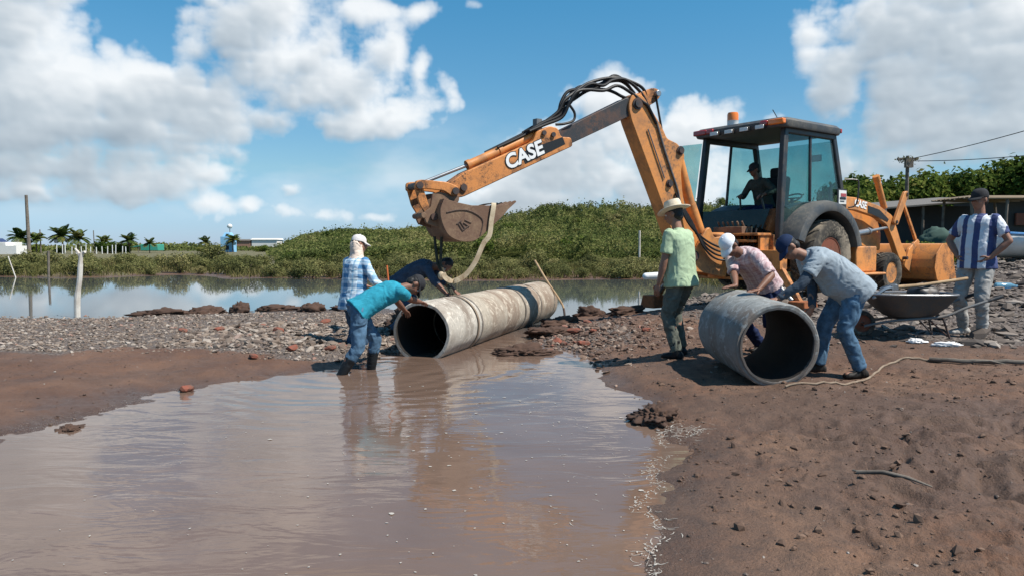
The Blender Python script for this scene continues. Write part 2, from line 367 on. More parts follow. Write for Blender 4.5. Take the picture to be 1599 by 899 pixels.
# ------------------------------------------------------------------ sky, sun, camera
SUN_EL = R(56); SUN_DIR = V((1, -.45, 0)).normalized()
CLOUDS = [(-0.573,0.241,0.079,0.051,1),(-0.587,0.185,0.078,0.05,1),(-0.507,0.18,0.079,0.038,1),(-0.45,0.167,0.077,0.035,1),(-0.375,0.153,0.075,0.026,0.9),(-0.565,0.118,0.093,0.037,0.9),(-0.475,0.128,0.096,0.023,0.9),(-0.416,0.091,0.036,0.024,0.75),(-0.566,0.079,0.08,0.024,0.9),(-0.483,0.08,0.09,0.02,0.85),(-0.585,0.053,0.064,0.014,0.7),(-0.477,0.06,0.041,0.008,0.4),(-0.68,0.211,0.079,0.081,1),(-0.628,0.307,0.091,0.056,1),(-0.521,0.353,0.078,0.045,0.8),(-0.797,0.156,0.068,0.073,1),(-0.342,0.276,0.069,0.041,1),(-0.297,0.239,0.071,0.037,1),(-0.234,0.204,0.078,0.035,1),(-0.175,0.257,0.022,0.036,0.8),(-0.192,0.303,0.05,0.019,0.7),(-0.159,0.183,0.052,0.03,1),(-0.131,0.219,0.017,0.034,0.7),(-0.093,0.188,0.017,0.033,0.6),(-0.318,0.342,0.086,0.041,0.8),(-0.202,0.161,0.05,0.015,0.8),(-0.402,0.248,0.022,0.032,0.5),(-0.135,0.304,0.026,0.017,0.6),(-0.059,0.31,0.026,0.009,0.35),(-0.392,0.041,0.034,0.014,0.66),(-0.333,0.048,0.02,0.011,0.6),(-0.276,0.075,0.018,0.011,0.6),(-0.278,0.046,0.036,0.011,0.62),(-0.243,0.041,0.02,0.009,0.55),(-0.215,0.039,0.018,0.012,0.55),(-0.179,0.033,0.03,0.008,0.45),(0.128,0.183,0.047,0.03,1),(0.17,0.142,0.065,0.043,1.05),(0.078,0.106,0.09,0.04,1.1),(0.244,0.152,0.037,0.035,1),(-0.034,0.072,0.043,0.019,0.7),(0.043,0.072,0.11,0.034,1.0),(0.22,0.103,0.055,0.055,1),(0.137,0.08,0.08,0.03,1),(-0.008,0.114,0.035,0.014,0.5),(-0.068,0.118,0.026,0.014,0.4),(0.33,0.165,0.019,0.01,0.6),(0.171,0.054,0.067,0.015,0.6),(0.442,0.088,0.042,0.02,0.55),(0.269,0.069,0.08,0.033,0.6),(0.472,0.254,0.065,0.046,1),(0.525,0.227,0.084,0.06,1),(0.581,0.193,0.067,0.072,1),(0.421,0.224,0.032,0.025,0.9),(0.387,0.248,0.025,0.021,0.8),(0.417,0.192,0.025,0.032,0.8),(0.507,0.173,0.06,0.045,1),(0.541,0.131,0.089,0.026,1),(0.602,0.115,0.053,0.021,0.9),(0.535,0.312,0.115,0.06,1),(0.654,0.202,0.087,0.096,1),(0.754,0.163,0.092,0.076,1),(0.509,0.107,0.079,0.011,0.6)]
CU0, CU1, CV0, CV1 = -.95, .95, -.01, .60
def cloud_image():
    """cumulus cover over (azimuth, elevation): density from puffs + billowed noise, lit by marching towards the sun"""
    nx, ny = 1800, 580
    u = np.linspace(CU0, CU1, nx); v = np.linspace(CV0, CV1, ny); U, VV = np.meshgrid(u, v)
    def fld(s, o, seed, bil=False, asp=1.2):
        p = np.stack([U.ravel()*s, VV.ravel()*s*asp, np.full(U.size, seed*3.7)], 1)
        if not bil: return fbm3(p, o, seed).reshape(U.shape)
        a = 1.; r = 0; t = 0
        for k in range(o):
            r = r+a*np.abs(noise3(p*(2.07**k)+k*5.3, seed+k)); t += a; a *= .56
        return (r/t).reshape(U.shape)
    wu = fld(13, 3, 1)*.035; wv = fld(13, 3, 4)*.022
    A = np.zeros_like(U)
    for (a, b, ra, rb, wt) in CLOUDS:
        e = wt*np.exp(-.8*(((U+wu-a)/ra)**2+((VV+wv-b)/rb)**2))
        A = np.log(np.exp(A*7)+np.exp(e*7)-1)/7
    A = np.minimum(A, 1.25)
    rest = sstep(.72, .85, np.abs(U))*np.clip(.5+fld(5, 2, 40)*.9, 0, 1)+sstep(.40, .5, VV)*np.clip(.45+fld(4, 2, 44)*.9, 0, 1)
    A = np.maximum(A, rest)
    bil = fld(17, 6, 8, True); fine = fld(46, 4, 15)
    # puffy where dense, ragged and wispy where thin
    D = A+(bil-.22)*1.05*np.clip(A+.25, 0, 1)+fine*.16+fld(9, 3, 20)*.28
    D = D-.41
    den = np.clip(D, 0, 1.3)
    cover = 1-np.exp(-(np.clip(D+.06, 0, 9)*4.6)**1.35)
    thin = sstep(.02, .06, VV)*sstep(.20, .07, VV)*np.clip(fld(7, 5, 70, asp=2.2)*1.3+.36, 0, 1)*.6
    cover = np.maximum(cover*sstep(.0, .035, VV), thin)
    # light: optical depth towards the sun (up and to the right)
    tau = np.zeros_like(D); du = (CU1-CU0)/nx; dv = (CV1-CV0)/ny
    for k in range(1, 19):
        sx = int(round(.0055*k/du*.8)); sy = int(round(.0055*k/dv))
        q = np.zeros_like(den); q[:ny-sy, :nx-sx] = den[sy:, sx:]; tau += q*.26
    gx = np.zeros_like(D); hh = np.sqrt(den+.02)
    hh = (hh+np.roll(hh, 1, 0)+np.roll(hh, -1, 0)+np.roll(hh, 1, 1)+np.roll(hh, -1, 1))/5
    for _ in range(3): hh = (hh+np.roll(hh, 2, 0)+np.roll(hh, -2, 0)+np.roll(hh, 2, 1)+np.roll(hh, -2, 1))/5
    gy, gx = np.gradient(hh, dv, du)
    slope = np.clip(-(gx*.55+gy)*.010, -.5, .5)
    lit = .2+.86*np.exp(-tau*.46)+slope*.45-.03*fine
    lit = np.clip(lit, 0, 1.05)
    img = np.zeros((ny, nx, 4), np.float32); img[..., 0] = lit; img[..., 1] = cover; img[..., 2] = lit; img[..., 3] = 1
    im = bpy.data.images.new('cloud_cover', nx, ny, float_buffer=True); im.colorspace_settings.name = 'Non-Color'
    im.pixels.foreach_set(img.ravel()); im.update(); return im
def build_sky():
    w = bpy.data.worlds.new('World'); S.world = w; w.use_nodes = True; T = w.node_tree; N = T.nodes; L = T.links
    bg = N['Background']; bg.inputs['Strength'].default_value = SKY_STR
    sky = N.new('ShaderNodeTexSky'); sky.sky_type = 'NISHITA'; sky.sun_disc = False; sky.sun_elevation = SUN_EL
    sky.sun_rotation = math.atan2(SUN_DIR.x, SUN_DIR.y); sky.altitude = 0; sky.air_density = SKY_AIR; sky.dust_density = SKY_DUST; sky.ozone_density = SKY_OZ
    def W(op, a, b=None, clamp=False):
        n = N.new('ShaderNodeMath'); n.operation = op; n.use_clamp = clamp
        for k, q in enumerate((a, b)):
            if q is None: continue
            if isinstance(q, bpy.types.NodeSocket): L.new(q, n.inputs[k])
            else: n.inputs[k].default_value = q
        return n.outputs[0]
    tc = N.new('ShaderNodeTexCoord'); sx = N.new('ShaderNodeSeparateXYZ'); L.new(tc.outputs['Generated'], sx.inputs[0])
    u = W('ARCTAN2', sx.outputs[0], sx.outputs[1]); v = W('ARCSINE', sx.outputs[2])
    cb = N.new('ShaderNodeCombineXYZ'); L.new(W('DIVIDE', W('SUBTRACT', u, CU0), CU1-CU0), cb.inputs[0]); L.new(W('DIVIDE', W('SUBTRACT', v, CV0), CV1-CV0), cb.inputs[1])
    it = N.new('ShaderNodeTexImage'); it.image = cloud_image(); it.extension = 'CLIP'; it.interpolation = 'Cubic'; L.new(cb.outputs[0], it.inputs[0])
    sp = N.new('ShaderNodeSeparateColor'); L.new(it.outputs[0], sp.inputs[0])
    cr = N.new('ShaderNodeValToRGB'); L.new(sp.outputs[0], cr.inputs[0]); e = cr.color_ramp.elements
    k = .72/SKY_STR
    e[0].position = .2; e[0].color = (.33*k, .405*k, .48*k, 1); e[1].position = .92; e[1].color = (.93*k, .96*k, .98*k, 1)
    m_ = e.new(.55); m_.color = (.56*k, .63*k, .69*k, 1)
    tint = N.new('ShaderNodeMix'); tint.data_type = 'RGBA'; tint.blend_type = 'MULTIPLY'; tint.inputs[0].default_value = 1
    tr = N.new('ShaderNodeValToRGB'); L.new(W('MULTIPLY', v, 2.0, True), tr.inputs[0]); q = tr.color_ramp.elements
    q[0].position = 0; q[0].color = (.40, .56, .98, 1); q[1].position = .7; q[1].color = (.33, .89, 1.0, 1); q_ = q.new(.2); q_.color = (.58, .76, .82, 1)
    L.new(sky.outputs[0], tint.inputs[6]); L.new(tr.outputs[0], tint.inputs[7])
    mx = N.new('ShaderNodeMix'); mx.data_type = 'RGBA'; L.new(W('MULTIPLY', sp.outputs[1], .97), mx.inputs[0]); L.new(tint.outputs[2], mx.inputs[6]); L.new(cr.outputs[0], mx.inputs[7])
    L.new(mx.outputs[2], bg.inputs['Color'])
    sun = bpy.data.lights.new('sun', 'SUN'); sun.energy = SUN_STR; sun.angle = R(.53); sun.color = (1, .95, .87)
    so = bpy.data.objects.new('sun', sun); link(so)
    d = SUN_DIR*math.cos(SUN_EL)+V((0, 0, math.sin(SUN_EL)))
    so.rotation_euler = d.to_track_quat('Z', 'Y').to_euler(); so.location = d*50
def build_camera():
    c = bpy.data.cameras.new('camera'); c.lens = 36*1155/1599; c.sensor_width = 36; c.clip_end = 9000; c.clip_start = .05
    o = bpy.data.objects.new('camera', c); link(o); o.location = (0, 0, 1.42)
    o.rotation_euler = (math.pi/2-math.atan(65.5/1155), 0, 0); S.camera = o
    S.view_settings.view_transform = 'Standard'; S.view_settings.look = 'None'; S.view_settings.exposure = EXPO; S.view_settings.gamma = 1
    S.view_settings.use_curve_mapping = False
SKY_STR = .095; SUN_STR = 4.8; EXPO = 0.5; SKY_AIR = 1.0; SKY_DUST = .1; SKY_OZ = 2.5
mat_ground(); mat_water(); build_ground(); build_water(); build_sky(); build_camera()
# ------------------------------------------------------------------ materials for objects
paint('orange', (.66, .26, .066), .45, (.17, .095, .055), .8, 2.6, bump=.25)
paint('orange_worn', (.62, .235, .06), .5, (.085, .045, .026), 1.0, 4.5, bump=.25)
paint('black_paint', (.022, .024, .027), .4, (.10, .07, .05), .5, 3)
paint('black_steel', (.03, .03, .032), .5, (.13, .055, .03), .6, 4)
paint('grey_plastic', (.05, .055, .06), .55, (.17, .15, .12), .45, 2.5)
paint('steel', (.35, .36, .37), .32, (.12, .09, .07), .5, 5, metal=.7)
paint('galvanised', (.14, .145, .15), .5, (.23, .2, .17), .7, 6, metal=.35); paint('tray_metal', (.055, .058, .06), .6, (.12, .092, .07), .9, 6, metal=.2); paint('muddy_webbing', (.27, .21, .155), .9, (.15, .1, .07), .7, 8, spec=.2)
paint('rusty_steel', (.15, .082, .05), .75, (.25, .165, .105), .95, 4, metal=.05, bump=.5)
paint('bucket_mark', (.07, .045, .035), .8, (.2, .13, .09), .6, 6)
paint('rust', (.33, .1, .03), .85, (.1, .045, .025), .8, 9, bump=.6)
paint('rubber', (.022, .021, .02), .85, (.2, .165, .125), .72, 3.2, spec=.25)
paint('rubber_tread', (.06, .054, .047), .9, (.27, .225, .17), 1.2, 2.5, spec=.2)
paint('rim_rust', (.2, .055, .025), .7, (.1, .05, .03), .6, 5)
paint('hose_rubber', (.008, .008, .009), .5, (.03, .027, .024), .3, 8, spec=.3)
paint('seat_cloth', (.02, .02, .023), .85, (.06, .05, .045), .4, 4, spec=.2)
paint('white_paint', (.72, .72, .7), .4, (.35, .28, .2), .35, 3)
paint('white_plastic', (.75, .76, .76), .35, (.4, .35, .28), .3, 2)
paint('blue_paint', (.1, .3, .6), .4, (.4, .4, .4), .3, 3)
paint('wood_pale', (.42, .29, .17), .75, (.16, .1, .06), .5, 7, bump=.4, spec=.2)
paint('wood_grey', (.2, .17, .14), .9, (.08, .06, .05), .7, 5, bump=.5, spec=.15)
paint('wood_white', (.62, .58, .52), .85, (.3, .22, .16), .5, 4, bump=.5, spec=.15)
paint('brick_red', (.22, .075, .05), .9, (.13, .085, .065), .8, 14, bump=.6, spec=.2)
paint('mud_clod', (.085, .05, .036), .92, (.05, .033, .026), .8, 9, bump=.8, spec=.25)
paint('webbing', (.52, .43, .30), .85, (.25, .17, .1), .7, 6, spec=.2)
paint('dark_webbing', (.035, .04, .03), .85, (.12, .09, .06), .5, 9, spec=.2)
def lens(name, col, rough=.15, em=0):
    t = NT(name); t.set(col, rough, 0, .6); t.b.inputs['Coat Weight'].default_value = .4; MAT[name] = t.m
lens('amber', (.8, .2, .02)); lens('red_lens', (.35, .02, .015)); lens('lamp_white', (.6, .6, .58)); lens('mirror', (.3, .33, .35), .08)
def flat(name, col, rough=.6, spec=.4):
    t = NT(name); n = t.noise(7, 5, .6); t.set(t.mix(n, tuple(c*.85 for c in col), tuple(min(1, c*1.1) for c in col)), rough, 0, spec); MAT[name] = t.m
flat('letter_white', (.8, .8, .78), .5); flat('letter_black', (.015, .015, .016), .45)
def glass(name, tint, gl=.03):
    m = bpy.data.materials.new(name); m.use_nodes = True; t = m.node_tree; n = t.nodes; n.clear()
    o = n.new('ShaderNodeOutputMaterial'); tr = n.new('ShaderNodeBsdfTransparent'); tr.inputs[0].default_value = (*tint, 1)
    g = n.new('ShaderNodeBsdfGlossy'); g.inputs['Roughness'].default_value = .03; g.inputs['Color'].default_value = (.9, .95, .95, 1)
    df = n.new('ShaderNodeBsdfDiffuse'); df.inputs[0].default_value = (.22, .26, .25, 1)
    nz = n.new('ShaderNodeTexNoise'); nz.inputs['Scale'].default_value = 2.5; nz.inputs['Detail'].default_value = 6; tc = n.new('ShaderNodeTexCoord'); t.links.new(tc.outputs['Object'], nz.inputs['Vector'])
    mr = n.new('ShaderNodeMapRange'); mr.inputs[1].default_value = .4; mr.inputs[2].default_value = .8; mr.inputs[3].default_value = .02; mr.inputs[4].default_value = .12; t.links.new(nz.outputs['Fac'], mr.inputs[0])
    m1 = n.new('ShaderNodeMixShader'); t.links.new(mr.outputs[0], m1.inputs[0]); t.links.new(tr.outputs[0], m1.inputs[1]); t.links.new(df.outputs[0], m1.inputs[2])
    fr = n.new('ShaderNodeLayerWeight'); fr.inputs[0].default_value = .5; pw = n.new('ShaderNodeMath'); pw.operation = 'POWER'; pw.inputs[1].default_value = 4; t.links.new(fr.outputs['Facing'], pw.inputs[0]); ad = n.new('ShaderNodeMath'); ad.operation = 'MULTIPLY_ADD'; ad.inputs[1].default_value = .5; ad.inputs[2].default_value = gl; t.links.new(pw.outputs[0], ad.inputs[0])
    m2 = n.new('ShaderNodeMixShader'); t.links.new(ad.outputs[0], m2.inputs[0]); t.links.new(m1.outputs[0], m2.inputs[1]); t.links.new(g.outputs[0], m2.inputs[2])
    t.links.new(m2.outputs[0], o.inputs[0]); MAT[name] = m
glass('cab_glass', (.57, .77, .77)); glass('dark_glass', (.12, .24, .27))
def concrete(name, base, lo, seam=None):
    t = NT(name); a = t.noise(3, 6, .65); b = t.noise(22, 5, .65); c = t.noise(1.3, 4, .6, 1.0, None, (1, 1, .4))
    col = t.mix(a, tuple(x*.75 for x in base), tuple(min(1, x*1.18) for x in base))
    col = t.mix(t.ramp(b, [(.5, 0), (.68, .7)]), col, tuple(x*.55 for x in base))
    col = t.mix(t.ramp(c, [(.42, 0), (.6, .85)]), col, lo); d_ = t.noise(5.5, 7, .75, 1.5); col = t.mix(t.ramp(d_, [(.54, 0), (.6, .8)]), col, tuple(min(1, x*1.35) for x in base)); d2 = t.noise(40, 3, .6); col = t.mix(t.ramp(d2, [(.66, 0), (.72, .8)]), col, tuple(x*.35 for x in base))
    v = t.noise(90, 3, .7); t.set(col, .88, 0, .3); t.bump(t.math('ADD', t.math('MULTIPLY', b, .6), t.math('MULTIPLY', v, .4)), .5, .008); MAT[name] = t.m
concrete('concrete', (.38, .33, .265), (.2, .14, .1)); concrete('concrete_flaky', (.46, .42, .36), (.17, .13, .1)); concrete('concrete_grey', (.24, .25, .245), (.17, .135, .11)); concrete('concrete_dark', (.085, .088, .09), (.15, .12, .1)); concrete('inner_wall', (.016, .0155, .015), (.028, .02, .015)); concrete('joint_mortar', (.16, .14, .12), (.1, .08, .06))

# ------------------------------------------------------------------ the backhoe loader
MH = R(54); MF = V((math.sin(MH), math.cos(MH), 0)); ML = V((-math.cos(MH), math.sin(MH), 0)); MO = V((5.02, 13.95, .57))
def m2w(p): return MO+MF*p[0]+ML*p[1]+V((0, 0, p[2]))
_b = V((-.896, -.445, 0)).normalized(); _n = V((.445, -.896, 0)).normalized()
bL = V((_b.dot(MF), _b.dot(ML), 0)); nL = V((_n.dot(MF), _n.dot(ML), 0))
def bp(s, z, w=0.0): return V((-1.8, 0, z))+bL*s+nL*w
def text_mesh(name, txt, size, mat, parent, M, bold=.0, depth=.004, shear=0, space=1.0):
    c = bpy.data.curves.new(name, 'FONT'); c.body = txt; c.size = size; c.offset = bold; c.extrude = depth; c.shear = shear; c.space_character = space
    c.align_x = 'CENTER'; c.align_y = 'CENTER'; c.resolution_u = 4
    o = bpy.data.objects.new(name, c); COL.objects.link(o)
    dg = bpy.context.evaluated_depsgraph_get(); dg.update(); me = bpy.data.meshes.new_from_object(o.evaluated_get(dg))
    bpy.data.objects.remove(o); me.transform(M); me.materials.clear(); me.materials.append(mat)
    q = bpy.data.objects.new(name, me); link(q, parent); return q
def frame(o, x, y):
    x = V(x).normalized(); z = x.cross(V(y)).normalized(); y = z.cross(x)
    return Matrix(((x.x, y.x, z.x, o[0]), (x.y, y.y, z.y, o[1]), (x.z, y.z, z.z, o[2]), (0, 0, 0, 1)))

def build_backhoe():
    A = MAT
    root = empty('backhoe_loader', MO, math.atan2(MF.y, MF.x))
    tag(root, 'orange backhoe loader with dark cab, its boom and bucket reaching over the drainage pipe', 'backhoe')
    sy = lambda y: (lambda a, b, w: V((a, y+w, b)))
    # chassis and body
    m = MB(); m.box((.75, 0, .62), (3.9, .8, .32)); m.box((2.27, 0, .36), (.22, 1.5, .2)); m.box((0, 0, .66), (.42, 1.5, .36)); m.build('chassis', A['black_steel'], root, bevel=.02)
    m = MB(); hood = round_poly([(.8, 1.0), (.8, 1.66), (1.5, 1.68), (2.3, 1.56), (2.78, 1.4, .15), (2.92, 1.1), (2.9, .75)], .06)
    m.prism(hood, -.42, .42, lambda a, b, w: V((a, w, b))); ho = m.build('hood', A['orange'], root, bevel=.02)
    m = MB()
    for k in range(7): m.box((2.935-.01*abs(k-3), 0, .84+k*.055), (.02, .66, .022))
    m.build('grille', A['black_paint'], root)
    m = MB(); m.box((1.22, -.88, .6), (.72, .34, .48)); m.box((1.22, -1.0, .33), (.86, .42, .05)); m.box((1.0, -1.02, .2), (.06, .3, .22)); m.build('tank', A['orange'], root, bevel=.03)
    m = MB(); m.box((1.22, .88, .6), (.72, .34, .48)); m.box((1.22, 1.0, .33), (.86, .42, .05)); m.build('tank', A['orange'], root, bevel=.03)
    m = MB(); m.box((1.3, -.5, 1.2), (.55, .06, .5)); m.build('side_panel', A['orange'], root, bevel=.015); m = MB(); m.box((1.3, .5, 1.2), (.55, .06, .5)); m.build('side_panel', A['orange'], root, bevel=.015)
    m = MB(); m.tube([(2.2, .3, 1.55), (2.2, .3, 2.0), (2.25, .3, 2.12)], .035); m.build('exhaust_pipe', A['black_steel'], root)
    # wheels
    def wheel(c, rad, wid, rim, lugs, front):
        w = empty('wheel', c, 0); w.parent = root
        Mx = Matrix.Rotation(R(90), 3, 'X')                                   # lathe axis z -> y
        t = MB(); h = wid/2
        prof = [(rim*.98, -h*.78), (rim*1.08, -h*.92), ((rim+rad)/2, -h*1.04), (rad*.93, -h*.98), (rad*.965, -h*.75), (rad*.972, 0), (rad*.965, h*.75), (rad*.93, h*.98), ((rim+rad)/2, h*1.04), (rim*1.08, h*.92), (rim*.98, h*.78)]
        t.lathe(prof, M=Mx, n=64, closed=True)
        for k in range(lugs):
            for sd in (-1, 1):
                a0 = 2*math.pi*(k+(.5 if sd > 0 else 0))/lugs; sw = .75*2*math.pi/lugs
                q = []; hl = rad*.045+.012; th = sw*.33
                for i in range(5):
                    f = i/4; y = sd*h*(-.04+1.02*f); a = a0+sw*f*1.1; r0 = rad*(.955 if f < .9 else .9); r1 = rad*(1.0 if f < .9 else .945)
                    q.append([V((r*math.sin(a+da), y, r*math.cos(a+da))) for r, da in ((r0, -th*.62), (r1, -th*.42), (r1, th*.42), (r0, th*.62))])
                vs = [p for s_ in q for p in s_]; fs = []
                for i in range(4):
                    for j in range(4): fs.append((i*4+j, i*4+(j+1) % 4, (i+1)*4+(j+1) % 4, (i+1)*4+j))
                fs += [(3, 2, 1, 0), (16, 17, 18, 19)]; t.add(vs, fs, 1)
        t.build('tyre', [A['rubber'] if front else A['rubber_tread'], A['rubber_tread']], w, sharp=40)
        r = MB(); sd = -1 if c[1] < 0 else 1
        pr = [(rim*1.04, h*.80), (rim*1.06, h*.84), (rim*.96, h*.84), (rim*.88, h*.55), (rim*.82, h*.15), (rim*.5, h*.1), (rim*.45, h*.28), (rim*.28, h*.3), (rim*.26, h*.42), (.0001, h*.44)]
        r.lathe(pr, M=Matrix.Rotation(R(90 if sd < 0 else -90), 3, 'X'), n=48)
        r.lathe([(rim*1.0, -h*.8), (rim*.9, -h*.6), (rim*.85, h*.1)], M=Matrix.Rotation(R(90 if sd < 0 else -90), 3, 'X'), n=48)
        for k in range(8):
            a = k*math.pi/4; r.tube([(rim*.36*math.cos(a), sd*h*.28, rim*.36*math.sin(a)), (rim*.36*math.cos(a), sd*h*.36, rim*.36*math.sin(a))], .016, 6)
        r.build('rim', A['orange'] if front else A['rim_rust'], w, sharp=35)
        return w
    for sd in (-1, 1):
        wheel((0, sd*.86, .66), .66, .44, .335, 19, False); wheel((2.27, sd*.86, .33), .39, .3, .2, 17, True)
    # fenders
    for sd in (-1, 1):
        m = MB(); n = 22; vs = []; fs = []
        prof = [(.80, .50), (.975, .50), (.985, 1.02), (.955, 1.13), (.86, 1.16), (.80, 1.14), (.78, 1.0)]
        for i in range(n+1):
            a = R(12+150*i/n)
            for r, y in prof: vs.append((-math.cos(a)*r*1.08*-1-.12, sd*y, .66+math.sin(a)*r))
        k = len(prof)
        for i in range(n):
            for j in range(k): fs.append((i*k+j, i*k+(j+1) % k, (i+1)*k+(j+1) % k, (i+1)*k+j))
        fs += [tuple(range(k)), tuple(n*k+j for j in range(k))]
        m.add(vs, fs); m.build('fender', A['grey_plastic'], root, sharp=38)
    # cab
    m = MB(); PB = A['black_paint']
    RT, RB, FT, FB = (-1.1, 2.84), (-1.3, .95), (.36, 2.84), (.86, .95)
    def bar(p, q, a, b):
        p, q = V(p), V(q); d = q-p; Mx = frame((0, 0, 0), d, (0, 1, 0)).to_3x3(); m.box((p+q)/2, (d.length, a, b), Mx)
    for sd in (-1, 1):
        bar((RB[0], sd*.88, RB[1]), (RT[0], sd*.82, RT[1]), .10, .12); bar((FB[0], sd*.86, FB[1]), (FT[0], sd*.82, FT[1]), .09, .11)
        bar((-.42, sd*.885, 1.62), (-.36, sd*.83, 2.84), .05, .05)
        bar((RT[0], sd*.82, 2.80), (FT[0], sd*.82, 2.80), .1, .1); bar((RB[0]+.05, sd*.87, 1.36), (.78, sd*.87, 1.36), .06, .08) if sd > 0 else None
    bar((RT[0], -.82, 2.78), (RT[0], .82, 2.78), .1, .12); bar((FT[0], -.82, 2.78), (FT[0], .82, 2.78), .1, .12)
    bar((-1.245, -.86, 1.5), (-1.245, .86, 1.5), .06, .05); bar((-1.3, -.88, .98), (-1.3, .88, .98), .1, .1); bar((.86, -.86, .98), (.86, .86, .98), .1, .1)
    m.build('cab_frame', PB, root, bevel=.02)
    m = MB(); m.box((-.22, 0, .93), (2.1, 1.5, .07)); m.box((.74, 0, 1.3), (.12, 1.6, .62)); m.build('cab_floor', PB, root, bevel=.01)
    # roof with lamps
    rf = MB(); poly = round_poly([(-1.32, -.97), (.52, -.93), (.52, .93), (-1.32, .97)], .16, 6)
    lay = [(.0, 2.84), (1, 2.86), (1.0, 2.95), (.93, 3.0), (.7, 3.03)]
    vs = []; fs = []; n = len(poly)
    for k, (sc, z) in enumerate([(.985, 2.84), (1.0, 2.87), (1.0, 2.95), (.95, 3.0), (.75, 3.035)]):
        for x, y in poly: vs.append((-.4+(x+.4)*sc, y*sc, z+.03*(x+.4)*0))
    for k in range(4):
        for j in range(n): fs.append((k*n+j, k*n+(j+1) % n, (k+1)*n+(j+1) % n, (k+1)*n+j))
    fs += [tuple(range(n-1, -1, -1)), tuple(4*n+j for j in range(n))]
    rf.add(vs, fs); roof = rf.build('roof', A['grey_plastic'], root, sharp=40)
    for y in (-.52, -.2, .12, .44):
        m = MB(); m.box((-1.345, y, 2.865), (.07, .19, .085)); m.box((-1.385, y, 2.865), (.012, .165, .065), mi=1); m.build('work_light', [PB, A['lamp_white']], roof, bevel=.01)
    for sd in (-1, 1):
        m = MB(); m.box((-1.30, sd*.80, 2.925), (.1, .30, .095)); m.build('turn_signal', A['amber' if sd < 0 else 'red_lens'], roof, bevel=.02)
        m = MB(); m.box((-1.315, sd*.80-(-.23 if sd < 0 else .23), 2.925), (.08, .15, .09)); m.build('tail_light', A['red_lens'], roof, bevel=.02)
        m = MB(); m.box((.5, sd*.85, 2.92), (.06, .12, .08)); m.build('marker_light', A['red_lens'], roof, bevel=.015)
    bc = MB(); bc.lathe([(.10, 3.0), (.10, 3.12), (.105, 3.13)], (-.95, .36, 0), n=24, mi=1); bc.lathe([(.102, 3.13), (.102, 3.24), (.088, 3.275), (0.0001, 3.285)], (-.95, .36, 0), n=24)
    bc.build('beacon', [A['amber'], A['white_plastic']], roof)
    m = MB(); m.tube(smooth_path([(-.55, -.35, 3.0), (-.6, -.33, 3.12), (-.7, -.3, 3.26)]), .008, 6); m.build('antenna', PB, roof)
    # glass
    def pane(name, pts, mat='cab_glass', th=.006):
        p = [V(q) for q in pts]; nn = (p[1]-p[0]).cross(p[2]-p[0]).normalized()*th/2; k = len(p)
        b = MB(); b.add([q+nn for q in p]+[q-nn for q in p], [tuple(range(k)), tuple(range(2*k-1, k-1, -1))]+[(i, (i+1) % k, k+(i+1) % k, k+i) for i in range(k)])
        return b.build(name, A[mat], root, smooth=False)
    arc = []
    for i in range(9):
        a = R(150-95*i/8); arc.append((math.cos(a)*1.05-.12, 1.0+.66*0+.66*math.sin(a)))
    for sd in (-1, 1):
        yb = lambda z: sd*(.875-.045*(z-1.0)/1.8)
        P = [(-1.14, 2.76)]+[(-1.24, 1.56)]+[(x, z) for x, z in arc if x > -1.0][:9]+[(.74, 1.15), (.4, 2.76)]
        if sd < 0: pane('side_window', [(x, yb(z), z) for x, z in P])
        else:
            pane('side_window', [(x, yb(z), z) for x, z in [(-.38, 2.76), (-.44, 1.62), (.3, 1.42), (.74, 1.2), (.4, 2.76)]])
    pane('windscreen', [(.40, -.78, 2.74), (.40, .78, 2.74), (.82, .80, 1.2), (.82, -.80, 1.2)])
    pane('rear_window', [(-1.27, -.80, 1.04), (-1.27, .80, 1.04), (-1.235, .79, 1.48), (-1.235, -.79, 1.48)], 'dark_glass')
    pane('open_window', [(-1.13, .91, 2.76), (-1.32, 1.22, 2.74), (-1.46, 1.26, 1.72), (-1.27, .95, 1.62)])
    m = MB(); m.box((-1.37, 1.17, 2.25), (.03, .05, .12)); m.build('window_latch', PB, root)
    # inside the cab
    m = MB(); m.box((-.35, 0, 1.42), (.5, .5, .14)); m.box((-.12, 0, 1.78), (.14, .5, .7), Matrix.Rotation(R(8), 3, 'Y')); m.box((-.09, 0, 2.2), (.1, .28, .2)); m.box((-.33, 0, 1.16), (.34, .36, .4)); m.build('seat', A['seat_cloth'], root, bevel=.05, seg=3)
    m = MB(); m.lathe([(.19+.016*math.cos(a), .016*math.sin(a)) for a in np.linspace(0, 2*math.pi, 9)[:-1]], (.38, 0, 1.75), Matrix.Rotation(R(-28), 3, 'Y'), 28, closed=True)
    m.tube([(.62, 0, 1.2), (.38, 0, 1.74)], .03, 8); m.tube([(.38, -.19, 1.75), (.38, .19, 1.75)], .014, 6); m.build('steering_wheel', PB, root)
    m = MB(); m.box((.66, 0, 1.42), (.2, 1.1, .5)); m.build('dashboard', PB, root, bevel=.04)
    m = MB()
    for y in (-.25, .25): m.tube([(-.85, y, 1.0), (-.82, y, 1.5), (-.88, y*.9, 1.72)], .02, 8); m.sphere((-.88, y*.9, 1.74), .04)
    m.box((-.92, 0, 1.15), (.22, .8, .5)); m.build('control_console', PB, root, bevel=.02)
    m = MB(); m.box((.30, -.55, 2.45), (.03, .2, .12)); m.build('cab_mirror', A['mirror'], root, bevel=.01)
    m = MB(); m.tube(smooth_path([(.80, -.9, 1.55), (.9, -1.0, 1.62), (.92, -1.02, 2.0), (.86, -.98, 2.06), (.70, -.88, 2.06)], 4), .014, 8); m.build('grab_rail', PB, root)
    m = MB(); m.box((.58, -.911, 1.73), (.25, .008, .25)); st = m.build('sticker', A['white_paint'], root, bevel=.002)
